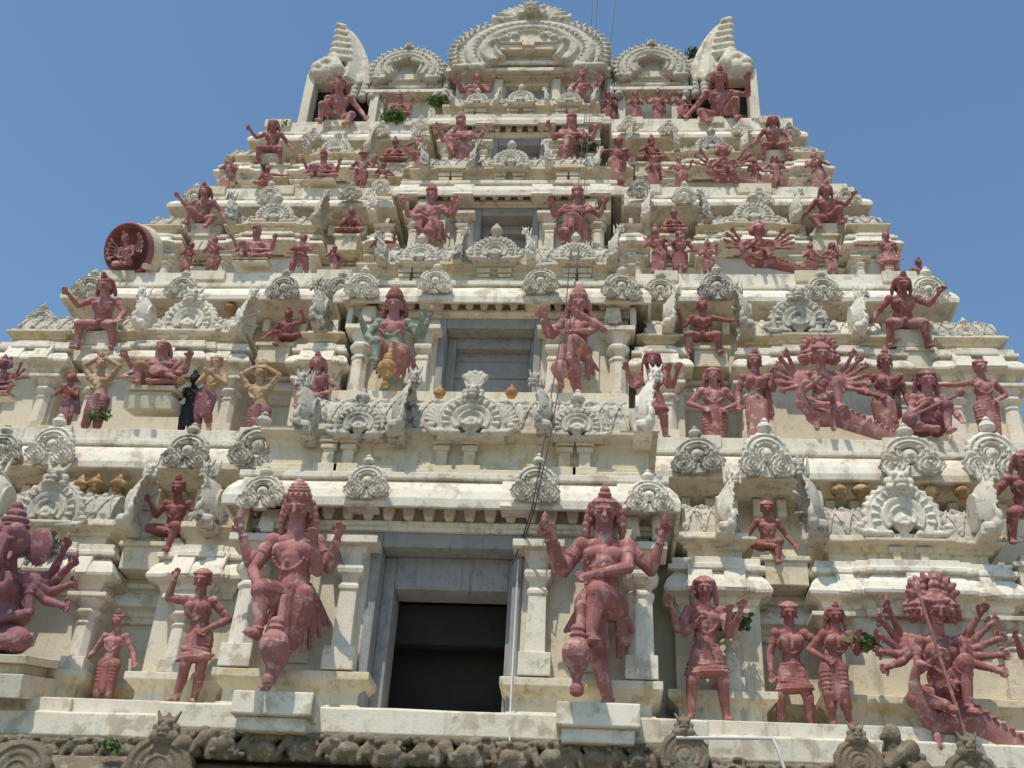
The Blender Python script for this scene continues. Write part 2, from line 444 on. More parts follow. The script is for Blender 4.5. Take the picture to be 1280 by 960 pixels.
def prof_frieze(z0, z1, o=.0):
    h = z1 - z0
    return [(o - .04, z0), (o - .04, z0 + .55 * h), (o + .02, z0 + .60 * h), (o + .02, z0 + .72 * h), (o + .12, z0 + .84 * h), (o + .14, z0 + .86 * h), (o + .14, z1), (-.35, z1 + .01)]
def prof_kapota(zl, zt, o, zend, back=-.6):
    h = zt - zl
    return [(back, zl - .10), (o - .62, zl - .10), (o - .10, zl - .02), (o - .06, zl - .06), (o, zl - .05), (o + .01, zl + .12 * h), (o - .03, zl + .42 * h), (o - .10, zl + .74 * h), (o - .22, zl + h), (o - .16, zl + h + .01), (o - .16, zl + h + .09), (o - .24, zl + h + .10), (o - .24, zend), (back - 1.0, zend + .01)]

def plan_box(x0, x1, yf, yb, step=0.0, inset=.3):
    if not step: return [(x0, yb), (x0, yf), (x1, yf), (x1, yb)]
    w = (x1 - x0); a = x0 + w * inset; b = x1 - w * inset; a2 = a - w * .07; b2 = b + w * .07
    return [(x0, yb), (x0, yf), (a2, yf), (a2, yf - step * .5), (a, yf - step * .5), (a, yf - step), (b, yf - step), (b, yf - step * .5), (b2, yf - step * .5), (b2, yf), (x1, yf), (x1, yb)]

def pilaster(mb, x, y, z0, z1, w, n=8):
    """column: square base, faceted shaft, rings, bell and wide abacus"""
    h = z1 - z0; r = w * .5
    mb.box(x - r * 1.05, x + r * 1.05, y - r * .95, y + .2, z0, z0 + h * .17)
    q = [(r * .92, z0 + h * .17), (r * .84, z0 + h * .60), (r * .98, z0 + h * .615), (r * .98, z0 + h * .64), (r * .80, z0 + h * .66), (r * .80, z0 + h * .70),
         (r * 1.22, z0 + h * .735), (r * 1.30, z0 + h * .765), (r * 1.22, z0 + h * .795), (r * .88, z0 + h * .81), (r * .95, z0 + h * .84), (r * 1.5, z0 + h * .94)]
    mb.lathe((x, y, 0), q, n, rot=PI / n)
    mb.box(x - r * 1.75, x + r * 1.75, y - r * 1.55, y + .2, z0 + h * .94, z1)

# ---- storeys -------------------------------------------------------
# z0 floor, base height, column top, entablature lip/top, slab top, roof top, cornice lip/top, next floor; yw wall, yc cornice lip; units (half plan)
T = [
 dict(z0=3.72, bh=.46, za=5.16, zl=5.42, zt=5.90, zs=6.20, zr=6.85, cl=7.46, ct=7.88, z1=8.20, yw=13.55, yc=14.10, wing=(2.70, 4.00), panel=(4.50, 7.10), corner=(7.70, 9.3), chw=9.1),
 dict(z0=8.20, bh=.40, za=9.62, zl=9.90, zt=10.34, zs=10.58, zr=11.12, cl=11.65, ct=12.00, z1=12.38, yw=15.28, yc=15.60, wing=(2.30, 3.30), panel=(3.95, 6.75), corner=(7.05, 8.45), chw=7.84),
 dict(z0=12.38, bh=.30, za=13.30, zl=13.54, zt=13.86, zs=14.10, zr=14.56, cl=15.00, ct=15.28, z1=15.66, yw=16.65, yc=16.95, wing=(2.05, 2.72), panel=(3.52, 5.70), corner=(6.30, 7.35), chw=7.07),
 dict(z0=15.66, bh=.28, za=16.42, zl=16.64, zt=16.96, zs=17.22, zr=17.64, cl=18.13, ct=18.44, z1=18.92, yw=17.95, yc=18.25, wing=(1.85, 2.45), panel=(3.02, 5.00), corner=(5.62, 6.65), chw=6.30),
]
YMID = 20.6
def back(y): return 2 * YMID - y
STOREY = []
for k, t in enumerate(T):
    yw, z0 = t['yw'], t['z0']
    hw = t['corner'][1] - .15
    mb = MB()                                                      # core wall, recesses included
    yrec = yw + .48
    xr = t['chw'] - .45
    mb.box(-hw, hw, yrec, back(yrec), z0 - .4, t['zs'])
    mb.box(-xr, xr, t['yc'] + .80, back(t['yc'] + .80), t['zs'] - .2, t['cl'])
    for s in (-1, 1):
        for (a, b) in (t['wing'], t['panel'], t['corner']):
            x0, x1 = sorted((s * a, s * b)); mb.box(x0 + .12, x1 - .12, yw, yrec + .1, z0, t['zl'])
    st = tb(mb, 'storey', M['wall'], tower); STOREY.append(st)
    # mouldings of the units
    for s in (-1, 1):
        for ui, (a, b) in enumerate((t['wing'], t['panel'], t['corner'])):
            x0, x1 = sorted((s * a, s * b)); x0 += .22; x1 -= .22
            mbB = MB(); mbE = MB(); mbF = MB()
            step = .10 if ui == 1 else .05
            pl = plan_box(x0, x1, yw, yrec + .3, step, .30 if ui == 1 else .34)
            mbB.sweep(plan_box(x0, x1, yw, yrec + .3), prof_base(z0, t['bh']))
            mbE.sweep(pl, prof_ent(t['zl'], t['zt'], .24), .3)
            mbF.sweep(plan_box(x0 + .04, x1 - .04, yw - .02, yrec + .3, .06 if ui == 1 else 0), prof_frieze(t['zt'] - .02, t['zs']), .3)
            # projecting slabs on the sloped face
            for fr in ((.12, .5, .88) if ui == 1 else (.25, .75)):
                xm = x0 + (x1 - x0) * fr; w = .13 + .05 * random.random()
                h = t['zt'] - t['zl']; dy = step if fr == .5 or ui != 1 else 0
                mbE.add([(xm - w, yw - .27 - dy, t['zl'] + .02 * h), (xm + w, yw - .27 - dy, t['zl'] + .02 * h), (xm + w, yw - .15 - dy, t['zl'] + .70 * h), (xm - w, yw - .15 - dy, t['zl'] + .70 * h),
                         (xm - w, yw + .1, t['zl'] + .02 * h), (xm + w, yw + .1, t['zl'] + .02 * h), (xm + w, yw + .1, t['zl'] + .70 * h), (xm - w, yw + .1, t['zl'] + .70 * h)],
                        [(0, 1, 2, 3), (4, 5, 6, 7), (0, 1, 5, 4), (1, 2, 6, 5), (2, 3, 7, 6), (3, 0, 4, 7)])
            # little posts on the frieze
            xm = (x0 + x1) / 2
            if ui == 1:
                for q in (-1, 1):
                    px_ = xm + q * .17; zf = t['zt']; hf = t['zs'] - zf
                    mbF.box(px_ - .05, px_ + .05, yw - .13, yw, zf, zf + hf * .7); mbF.box(px_ - .10, px_ + .10, yw - .16, yw, zf + hf * .48, zf + hf * .68)
            tb(mbB, 'base_moulding', M['cream'], st); tb(mbE, 'entablature', M['white'], st); tb(mbF, 'frieze', M['cream'], st)
            if ui == 1: cols = (x0 + .02, x1 - .02)
            elif ui == 0: cols = ((x0 + x1) / 2 + s * .12,)
            else: cols = (x0 + .06, x1 - .06)
            for cx in cols:
                mb2 = MB(); pilaster(mb2, cx, yw - .02, z0 + t['bh'], t['za'] + .02, .30 if k < 2 else .22)
                tb(mb2, 'pilaster', M['white'], st, bevel=.01)
        # recess backs: small niche cornices
        for (a, b) in ((t['wing'][1], t['panel'][0]), (t['panel'][1], t['corner'][0])):
            x0, x1 = sorted((s * a, s * b)); x0 -= .2; x1 += .2
            mbB = MB(); mbE = MB(); mbF = MB()
            mbE.sweep([(x0, yrec - .02), (x1, yrec - .02)], prof_ent(t['zl'] - .22, t['zt'] - .26, .20), .3)
            mbB.sweep([(x0, yrec - .02), (x1, yrec - .02)], prof_base(z0, t['bh']))
            # block that carries the seated figure above
            xm = (x0 + x1) / 2; w = .27 if k < 2 else .22
            mbF.box(xm - w, xm + w, yw - .02, yrec + .4, t['zt'] - .30, t['zt'] + .06)
            mbF.box(xm - w * .8, xm + w * .8, yw + .06, yrec + .4, t['zt'] + .06, t['zs'] - .05, .05)
            mbF.box(xm - w * 1.2, xm + w * 1.2, yw - .06, yrec + .4, t['zt'] + .02, t['zt'] + .09)
            tb(mbB, 'base_moulding', M['cream'], st); tb(mbE, 'niche_cornice', M['white'], st); tb(mbF, 'figure_block', M['cream'], st)
    # barrel roofs and their backing
    for s in (-1, 1):
        for (a, b, ins) in ((*t['wing'], .30), (*t['panel'], .34), (*t['corner'], .22)):
            x0, x1 = sorted((s * a, s * b)); r = (t['zr'] - t['zs']) * .62
            barrel(st, x0 + ins, x1 - ins, yw + .02, t['zs'] + .10, r, 'lichen' if k % 2 == 0 or a > 5 else 'stucco', t['zr'] - t['zs'] - .10)
            mb3 = MB(); mb3.box(x0 + ins - .1, x1 - ins + .1, yw - .03, yw + 1.0, t['zs'], t['zs'] + .11); tb(mb3, 'roof_base', M['white'], st)
    # big sloping cornice across the whole storey
    mb = MB(); c = t['chw']; yc = t['yc'] + .62
    mb.sweep([(-c + .6, back(yc)), (-c + .6, yc), (c - .6, yc), (c - .6, back(yc))], prof_kapota(t['cl'], t['ct'], .62, t['z1'], -.4), .35, .010)
    tb(mb, 'cornice', M['white'], st)
    mb = MB()                                                      # bracket row in the shade under the cornice, flat slabs on its top
    x = -c + .9
    while x < c - .9:
        mb.box(x, x + .13, yc - .12, yc + .3, t['cl'] - .38, t['cl'] - .11); x += .34
    tb(mb, 'bracket_row', M['wall'], st)
    for s in (-1, 1):
        for fr in (.38, .69, .90):
            xm = s * c * (fr + random.uniform(-.02, .02)); w = random.uniform(.20, .34); mb = MB(); mb.box(xm - w, xm + w, yc - .44, yc + .3, t['z1'] - .20, t['z1'] + random.uniform(.0, .05)); tb(mb, 'plinth', M['cream'], st)

# ---- central bays ----------------------------------------------------
# wall plane, floor, column top, lip, face top, frieze base/top, half width of cornice, opening half width/top, roof of the bay
BAY = [
 dict(yw=12.72, z0=3.52, za=5.64, si=6.12, zl=6.04, zf=6.44, zb=6.68, zk=7.24, hw=2.84, oh=.94, ot=5.82, yl=12.30, pil=(1.14, 2.36), pw=.36),
 dict(yw=15.30, z0=8.75, za=10.66, si=11.24, zl=11.10, zf=11.50, zb=11.68, zk=12.06, hw=2.66, oh=.86, ot=10.97, yl=14.92, pil=(1.08, 2.12), pw=.32),
 dict(yw=16.52, z0=12.75, za=14.22, si=14.80, zl=14.57, zf=14.92, zb=15.06, zk=15.42, hw=2.24, oh=.62, ot=14.50, yl=16.15, pil=(.84, 1.75), pw=.28),
 dict(yw=17.80, z0=16.0, za=17.38, si=17.95, zl=17.80, zf=18.08, zb=18.20, zk=18.52, hw=2.00, oh=.58, ot=17.61, yl=17.47, pil=(.78, 1.55), pw=.26),
]
for k, b in enumerate(BAY):
    st = STOREY[k]; yw, hw = b['yw'], b['hw']; ww = hw - .36
    mb = MB()
    yb = T[k]['yc'] + 1.2
    oh, ot, z0 = b['oh'], b['ot'], b['z0']
    for (x0, x1, za_, zb_) in ((-ww, -oh, z0 - .5, b['zk']), (oh, ww, z0 - .5, b['zk']), (-oh, oh, ot, b['zk']), (-oh, oh, z0 - .5, z0 + .02)):
        mb.box(x0, x1, yw, yb, za_, zb_)
    tb(mb, 'bay_wall', M['wall'], st)
    for s in (-1, 1):
        mb = MB()
        x0, x1 = sorted((s * (oh + .03), s * (ww + .0)))
        mb.sweep(plan_box(x0 + (0 if s > 0 else .1), x1 - (.1 if s > 0 else 0), yw, yb - .2), prof_base(z0, .48 if k == 0 else .36))
        tb(mb, 'base_moulding', M['cream'], st)
    for s in (-1, 1):
        for j, px_ in enumerate(b['pil']):
            m2 = MB(); pilaster(m2, s * px_, yw - .06, z0 + (.48 if k == 0 else .36), b['za'], b['pw'], 4 if j == 0 else 8)
            tb(m2, 'pilaster', M['white'], st, bevel=.01)
        # niche panel between the columns
        m2 = MB(); xm = s * sum(b['pil']) / 2
        m2.box(xm - .22, xm + .22, yw - .05, yw + .1, z0 + .6, b['za'] - .35); m2.box(xm - .13, xm + .13, yw - .16, yw + .1, z0 + 1.05, z0 + 1.35); m2.box(xm - .10, xm + .10, yw - .12, yw + .1, z0 + .85, z0 + 1.05)
        tb(m2, 'niche_panel', M['wall'], st)
    # architrave, bracket row, cornice
    mb = MB(); o = yw - b['yl']
    mb.sweep([(-ww, yb), (-ww, yw), (ww, yw), (ww, yb)], [(.02, ot - .0), (.08, ot + .005), (.08, ot + .05), (.12, ot + .06), (.12, ot + .12), (.02, ot + .13), (.02, b['si'])], .3)
    mb.sweep([(-hw + o + .0, yb), (-hw + o, yw), (hw - o, yw), (hw - o, yb)],
             [(-.2, b['si']), (.06, b['si']), (o - .06, b['zl'] + .03), (o - .05, b['zl'] - .05), (o, b['zl'] - .05), (o + .01, b['zl'] + .07), (o - .03, b['zl'] + .2), (o - .12, b['zf'] - .06), (o - .20, b['zf']), (o - .12, b['zf'] + .01), (o - .12, b['zf'] + .10), (-.1, b['zf'] + .11)], .3, .01)
    # projecting slabs of the sloping face
    for fr in (-.86, -.38, .30, .80):
        xm = fr * hw; w = .20
        zl, zf, yl = b['zl'], b['zf'], b['yl']
        mb.add([(xm - w, yl - .03, zl - .03), (xm + w, yl - .03, zl - .03), (xm + w, yl + .10, zf - .02), (xm - w, yl + .10, zf - .02), (xm - w, yl + .3, zl - .03), (xm + w, yl + .3, zl - .03), (xm + w, yl + .3, zf - .02), (xm - w, yl + .3, zf - .02)],
               [(0, 1, 2, 3), (4, 5, 6, 7), (0, 1, 5, 4), (1, 2, 6, 5), (2, 3, 7, 6), (3, 0, 4, 7)])
    tb(mb, 'cornice', M['white'], st)
    mb = MB(); nb = int(2 * ww / .25)
    for i in range(nb):
        x = -ww + .05 + (2 * ww - .1) * (i + .5) / nb
        mb.lathe((x, yw - .12, 0), [(.06, ot + .125), (.085, ot + .16), (.105, b['si'] - .06), (.105, b['si'] + .02)], 4, rot=PI / 4)
    tb(mb, 'bracket_row', M['wall'], st)
    for s in (-1, 1):
        mb = MB()
        x0, x1 = sorted((s * (ww + .02), s * (ww + .12)))
        mb.box(x0, x1, b['yl'] + .14, yw + .5, b['za'] + .05, b['zl'] - .03)
        x0, x1 = sorted((s * (ww - .40), s * (ww - .12))); mb.box(x0, x1, yw - .30, yw + .1, b['za'] + .08, b['zl'] - .04, .03); mb.box(x0 + .06, x1 - .06, yw - .34, yw, b['za'] + .02, b['za'] + .16)
        tb(mb, 'corner_bracket', M['cream'], st)
    # frieze of the bay's roof: recessed band, short posts with capitals, ledge
    mb = MB(); zb, zk = b['zb'], b['zk']; yf = yw - .02
    mb.sweep([(-ww + .05, yb), (-ww + .05, yf), (ww - .05, yf), (ww - .05, yb)], [(.14, zb - .16), (.14, zb - .02), (.08, zb), (.08, zb + .06), (.0, zb + .08), (.0, zk - .20), (.05, zk - .17), (.05, zk - .12), (.15, zk - .07), (.17, zk - .06), (.17, zk), (-.8, zk + .01)], .3)
    for fr in (-.62, 0, .62):
        xm = fr * ww; g = .11 if fr == 0 else .06
        for q in (-1, 1):
            m_ = xm + q * (g + .07)
            mb.box(m_ - .075, m_ + .075, yf - .10, yf + .1, zb + .04, zk - .05); mb.box(m_ - .12, m_ + .12, yf - .15, yf + .1, zk - .20, zk - .10); mb.box(m_ - .105, m_ + .105, yf - .13, yf + .1, zk - .29, zk - .22)
            mb.box(m_ - .16, m_ + .16, yf - .14, yf + .1, zb - .08, zb + .05)
        mb.box(xm - .30, xm + .30, yf - .21, yf + .2, zk - .06, zk + .03)
    tb(mb, 'bay_frieze', M['cream'], st)
    r = [.36, .30, .26, .22][k]
    barrel(st, -ww + .25, ww - .25, yf - .02, zk + .06, r, 'lichen', [.62, .52, .45, .36][k])
    mb = MB(); mb.box(-ww + .1, ww - .1, yf + .5, yb + .4, zk - .05, zk + [.75, .5, .42, .32][k])
    mb.box(-ww + .2, ww - .2, [14.42, 15.82, 17.1, 18.3][k], [15.6, 16.8, 18.1, 19.0][k], zk + .2, [8.99, 12.92, 16.12, 19.02][k]); tb(mb, 'bay_podium', M['cream'], st)
    # doorway: deep painted timber frame, dark room behind the lowest one, boards in the others
    fr = MB(); d0 = yw - .03
    jw = .12
    fr.box(-oh - .0, -oh + jw, d0, d0 + .55, z0, ot); fr.box(oh - jw, oh, d0, d0 + .55, z0, ot); fr.box(-oh + jw, oh - jw, d0, d0 + .55, ot - jw * 1.6, ot)
    iw = oh - jw
    fr.box(-iw, -iw + .15, d0 + .30, d0 + .75, z0, ot - .2); fr.box(iw - .07, iw, d0 + .30, d0 + .75, z0, ot - .2); fr.box(-iw + .15, iw - .07, d0 + .30, d0 + .75, ot - (.62 if k == 0 else .40), ot - .19)
    door = tb(fr, 'doorway', M['wood'], st, bevel=.015)
    m2 = MB()
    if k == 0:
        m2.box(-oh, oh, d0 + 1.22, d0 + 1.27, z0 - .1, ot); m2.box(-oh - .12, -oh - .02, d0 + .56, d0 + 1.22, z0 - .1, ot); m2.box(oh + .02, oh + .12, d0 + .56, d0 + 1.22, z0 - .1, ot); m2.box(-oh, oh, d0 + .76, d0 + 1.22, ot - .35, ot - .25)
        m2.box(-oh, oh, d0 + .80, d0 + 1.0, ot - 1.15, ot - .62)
        tb(m2, 'dark_room', M['dark'], st)  # darkness of the unlit interior is painted onto these boxes
    else:
        nbd = 6; zh = (ot - .24 - z0) / nbd
        for i in range(nbd): m2.box(-iw, iw, d0 + .45 + .02 * (i % 2), d0 + .6, z0 + i * zh, z0 + (i + 1) * zh - .012)
        tb(m2, 'shutter', M['wood'], st)
# ledge of the lowest storey, with the two tall plinths of the guardians
mb = MB()
mb.sweep([(-9.6, 24), (-9.6, 12.98), (-2.95, 12.98), (-2.95, 12.42), (2.95, 12.42), (2.95, 12.98), (9.6, 12.98), (9.6, 24)],
         [(.02, 3.18), (.10, 3.22), (.12, 3.24), (.12, 3.50), (.06, 3.53), (-1.2, 3.54)], .35, .012)
mb.box(-9.4, 9.4, 13.02, 14.4, 3.5, 3.72); 
for (xa, xb) in ((-9.2, -7.6), (-7.3, -4.4), (-3.9, -3.0), (3.0, 3.9), (4.4, 7.3), (7.6, 9.2)): mb.box(xa, xb, 12.96, 13.3, 3.48, 3.70)
tb(mb, 'ledge', M['white'], STOREY[0])
for px_ in (341, 748):
    mb = MB()
    x, z = at(px_, 895, 12.1); w = .45; zt_ = at(px_, 864 if px_ < 600 else 878, 12.0)[1]
    mb.box(x - w, x + w, 11.98, 12.8, zt_ - .26, zt_); mb.box(x - w + .06, x + w - .06, 12.06, 12.8, 3.16, zt_ - .26)
    tb(mb, 'plinth', M['white'], STOREY[0], bevel=.02)

# ---- medallions, gables, end gables read off the photograph ------------
for (px_, py, s) in ((325, 636, .62), (458, 622, .60), (668, 627, .60), (812, 640, .60)): medallion(STOREY[0], px_, py, 12.25, s)
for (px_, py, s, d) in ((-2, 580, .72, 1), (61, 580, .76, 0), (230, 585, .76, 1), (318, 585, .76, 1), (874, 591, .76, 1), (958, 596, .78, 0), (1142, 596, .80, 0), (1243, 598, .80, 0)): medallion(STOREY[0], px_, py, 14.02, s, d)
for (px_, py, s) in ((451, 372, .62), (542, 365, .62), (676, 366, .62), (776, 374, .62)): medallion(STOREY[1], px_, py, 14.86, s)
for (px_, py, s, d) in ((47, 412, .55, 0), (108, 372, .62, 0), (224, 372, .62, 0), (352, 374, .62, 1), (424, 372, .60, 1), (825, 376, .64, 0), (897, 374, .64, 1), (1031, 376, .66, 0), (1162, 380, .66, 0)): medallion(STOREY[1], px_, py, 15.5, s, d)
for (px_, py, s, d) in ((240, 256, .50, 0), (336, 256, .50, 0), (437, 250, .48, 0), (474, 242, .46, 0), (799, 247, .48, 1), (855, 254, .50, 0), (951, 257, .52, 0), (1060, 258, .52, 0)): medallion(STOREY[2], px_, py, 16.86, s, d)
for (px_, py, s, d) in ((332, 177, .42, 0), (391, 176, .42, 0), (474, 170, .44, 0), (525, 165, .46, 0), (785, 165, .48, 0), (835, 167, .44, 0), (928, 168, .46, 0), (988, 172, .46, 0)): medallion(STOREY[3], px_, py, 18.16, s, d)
for (px_, py, Y, s, kd, d, st) in (
    (55, 660, 13.42, 0.62, 0, 0, 0), (1131, 672, 13.42, 0.65, 0, 0, 0), (233, 418, 15.15, 0.62, 0, 0, 1), (1000, 418, 15.15, 0.62, 0, 1, 1), (341, 279, 16.52, 0.50, 2, 0, 2), (943, 279, 16.52, 0.50, 2, 0, 2), (419, 192, 17.82, 0.43, 2, 0, 3), (890, 190, 17.82, 0.46, 2, 1, 3),
    (447, 545, 12.48, 0.46, 2, 1, 0), (588, 545, 12.46, 0.61, 1, 0, 0), (721, 547, 12.48, 0.46, 2, 0, 0),
    (524, 328, 15.02, 0.41, 2, 0, 1), (618, 326, 15.00, 0.52, 2, 0, 1), (719, 327, 15.02, 0.41, 2, 0, 1),
    (638, 209, 16.24, 0.46, 2, 0, 2), (596, 130, 17.55, 0.32, 2, 0, 3), (651, 129, 17.52, 0.38, 2, 0, 3), (712, 129, 17.55, 0.32, 2, 0, 3),
    (1208, 423, 15.2, 0.26, 2, 0, 1)): gable(STOREY[st], px_, py, Y, s, kd, d)
for (px_, py, Y, s, out, v, st) in (
    (160, 662, 13.35, 0.79, 1, 0, 0), (-8, 655, 13.35, 0.79, -1, 0, 0), (262, 662, 13.35, 0.79, -1, 1, 0), (905, 672, 13.35, 0.81, 1, 0, 0), (1022, 672, 13.35, 0.83, -1, 1, 0), (1232, 674, 13.35, 0.81, 1, 0, 0),
    (178, 414, 15.1, 0.72, -1, 0, 1), (298, 420, 15.1, 0.74, 1, 0, 1), (400, 412, 15.1, 0.74, -1, 1, 1), (835, 413, 15.1, 0.72, 1, 0, 1), (934, 418, 15.1, 0.76, -1, 0, 1), (1072, 420, 15.1, 0.74, 1, 0, 1),
    (290, 280, 16.5, 0.60, -1, 1, 2), (396, 279, 16.5, 0.60, 1, 0, 2), (466, 272, 16.5, 0.56, -1, 0, 2), (806, 277, 16.5, 0.58, 1, 0, 2), (884, 277, 16.5, 0.58, -1, 1, 2), (994, 277, 16.5, 0.58, 1, 0, 2),
    (383, 192, 17.8, 0.44, -1, 1, 3), (460, 188, 17.8, 0.51, 1, 0, 3), (520, 182, 17.8, 0.51, -1, 0, 3), (786, 180, 17.8, 0.49, 1, 0, 3), (846, 187, 17.8, 0.49, -1, 0, 3), (930, 188, 17.8, 0.49, 1, 0, 3),
    (383, 546, 12.46, 0.79, -1, 1, 0), (496, 546, 12.46, 0.81, 1, 1, 0), (681, 545, 12.46, 0.76, -1, 1, 0), (803, 548, 12.46, 0.79, 1, 0, 0),
    (477, 330, 15.0, 0.55, -1, 1, 1), (572, 327, 15.0, 0.58, 1, 1, 1), (664, 327, 15.0, 0.58, -1, 0, 1), (765, 330, 15.0, 0.60, 1, 0, 1),
    (531, 214, 16.25, 0.51, -1, 1, 2), (590, 210, 16.25, 0.53, 1, 1, 2), (686, 208, 16.25, 0.53, -1, 0, 2), (745, 212, 16.25, 0.46, 1, 0, 2),
    (565, 131, 17.55, 0.35, -1, 0, 3), (620, 130, 17.55, 0.37, 1, 0, 3), (684, 129, 17.55, 0.37, -1, 0, 3), (741, 130, 17.55, 0.37, 1, 0, 3)): end_gable(STOREY[st], px_, py, Y, s, out, v)
for (px_, py, Y, st) in ((40, 626, 14.15, 0), (98, 615, 14.15, 0), (118, 614, 14.15, 0), (146, 614, 14.15, 0), (1050, 623, 14.2, 0), (1077, 622, 14.2, 0), (1165, 624, 14.2, 0), (1205, 624, 14.2, 0), (287, 392, 15.75, 1),
                         (549, 497, 13.6, 0), (639, 497, 13.6, 0)):
    x, z = at(px_, py, Y); tplace(KAL, 'pot_finial', None, STOREY[st], x, Y, z, .40 if Y < 14 else .52)

# ---- crowning barrel roof ------------------------------------------------
ct = T[3]['z1']; ROOFY = 18.75
mb = MB(); mb.box(-5.35, 5.35, 19.15, back(19.15), ct - .2, 20.75); mb.box(-4.9, 4.9, 19.3, back(19.3), 20.7, 21.2)
for (xa, xb) in ((-5.42, -5.2), (5.2, 5.42)): mb.box(xa, xb, 18.72, 19.4, ct - .1, 20.78)
for (xa, xb) in ((-3.75, -3.55), (3.55, 3.75)): mb.box(xa, xb, 18.72, 19.4, ct - .1, 20.1)
mb.box(-5.3, -3.6, 18.62, 19.4, ct - .3, ct + .12); mb.box(3.6, 5.3, 18.62, 19.4, ct - .3, ct + .12)
roof = tb(mb, 'crowning_roof', M['wall'], tower)
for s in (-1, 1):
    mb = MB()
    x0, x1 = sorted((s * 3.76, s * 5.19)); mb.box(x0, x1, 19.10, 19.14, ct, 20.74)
    tb(mb, 'dark_niche', M['dark'], roof)  # near-black sheet across the back of each end recess
mb = MB()                                                       # central storey front with opening
mb.box(-1.75, -.55, 18.95, 19.3, ct, 20.9); mb.box(.55, 1.75, 18.95, 19.3, ct, 20.9); mb.box(-.55, .55, 18.95, 19.3, 20.55, 20.9)
for s in (-1, 1):
    x0, x1 = sorted((s * 2.15, s * 3.65)); mb.box(x0, x1, 18.98, 19.3, ct, 20.2)
    for q in (2.25, 3.5): mb.box(*sorted((s * q - .09, s * q + .09)), 18.85, 19.0, ct, 20.05)
    for q in (.70, 1.62): mb.box(*sorted((s * q - .10, s * q + .10)), 18.80, 19.0, ct + .5, 20.62)
tb(mb, 'upper_wall', M['wall'], roof)
mb = MB(); mb.box(-.56, .56, 19.12, 19.2, ct, 20.6); mb.box(-.56, -.48, 18.97, 19.12, ct, 20.55); mb.box(.48, .56, 18.97, 19.12, ct, 20.55); tb(mb, 'shutter', M['wood'], roof)
def eave(x0, x1, yw, z, h, o): 
    m = MB(); m.sweep([(x0, yw + .8), (x0, yw), (x1, yw), (x1, yw + .8)], [(-.1, z - .02), (o - .1, z - .01), (o - .06, z - .05), (o, z - .05), (o, z + .05), (o - .08, z + h * .55), (o - .2, z + h), (o - .12, z + h + .01), (o - .12, z + h + .09), (-.3, z + h + .10)], .3, .008); tb(m, 'eave', M['white'], roof)
eave(-1.62, 1.62, 18.95, 20.72, .28, .36); eave(-1.25, 1.25, 18.90, 20.95, .22, .33)
for s in (-1, 1):
    x0, x1 = sorted((s * 2.25, s * 3.62)); eave(x0, x1, 18.95, 20.12, .24, .28)
    x0, x1 = sorted((s * 2.45, s * 3.4)); m = MB(); m.box(x0, x1, 18.8, 19.3, 20.4, 20.62); m.box(x0 + .15, x1 - .15, 18.72, 19.3, 20.55, 20.75); tb(m, 'gable_shelf', M['cream'], roof)
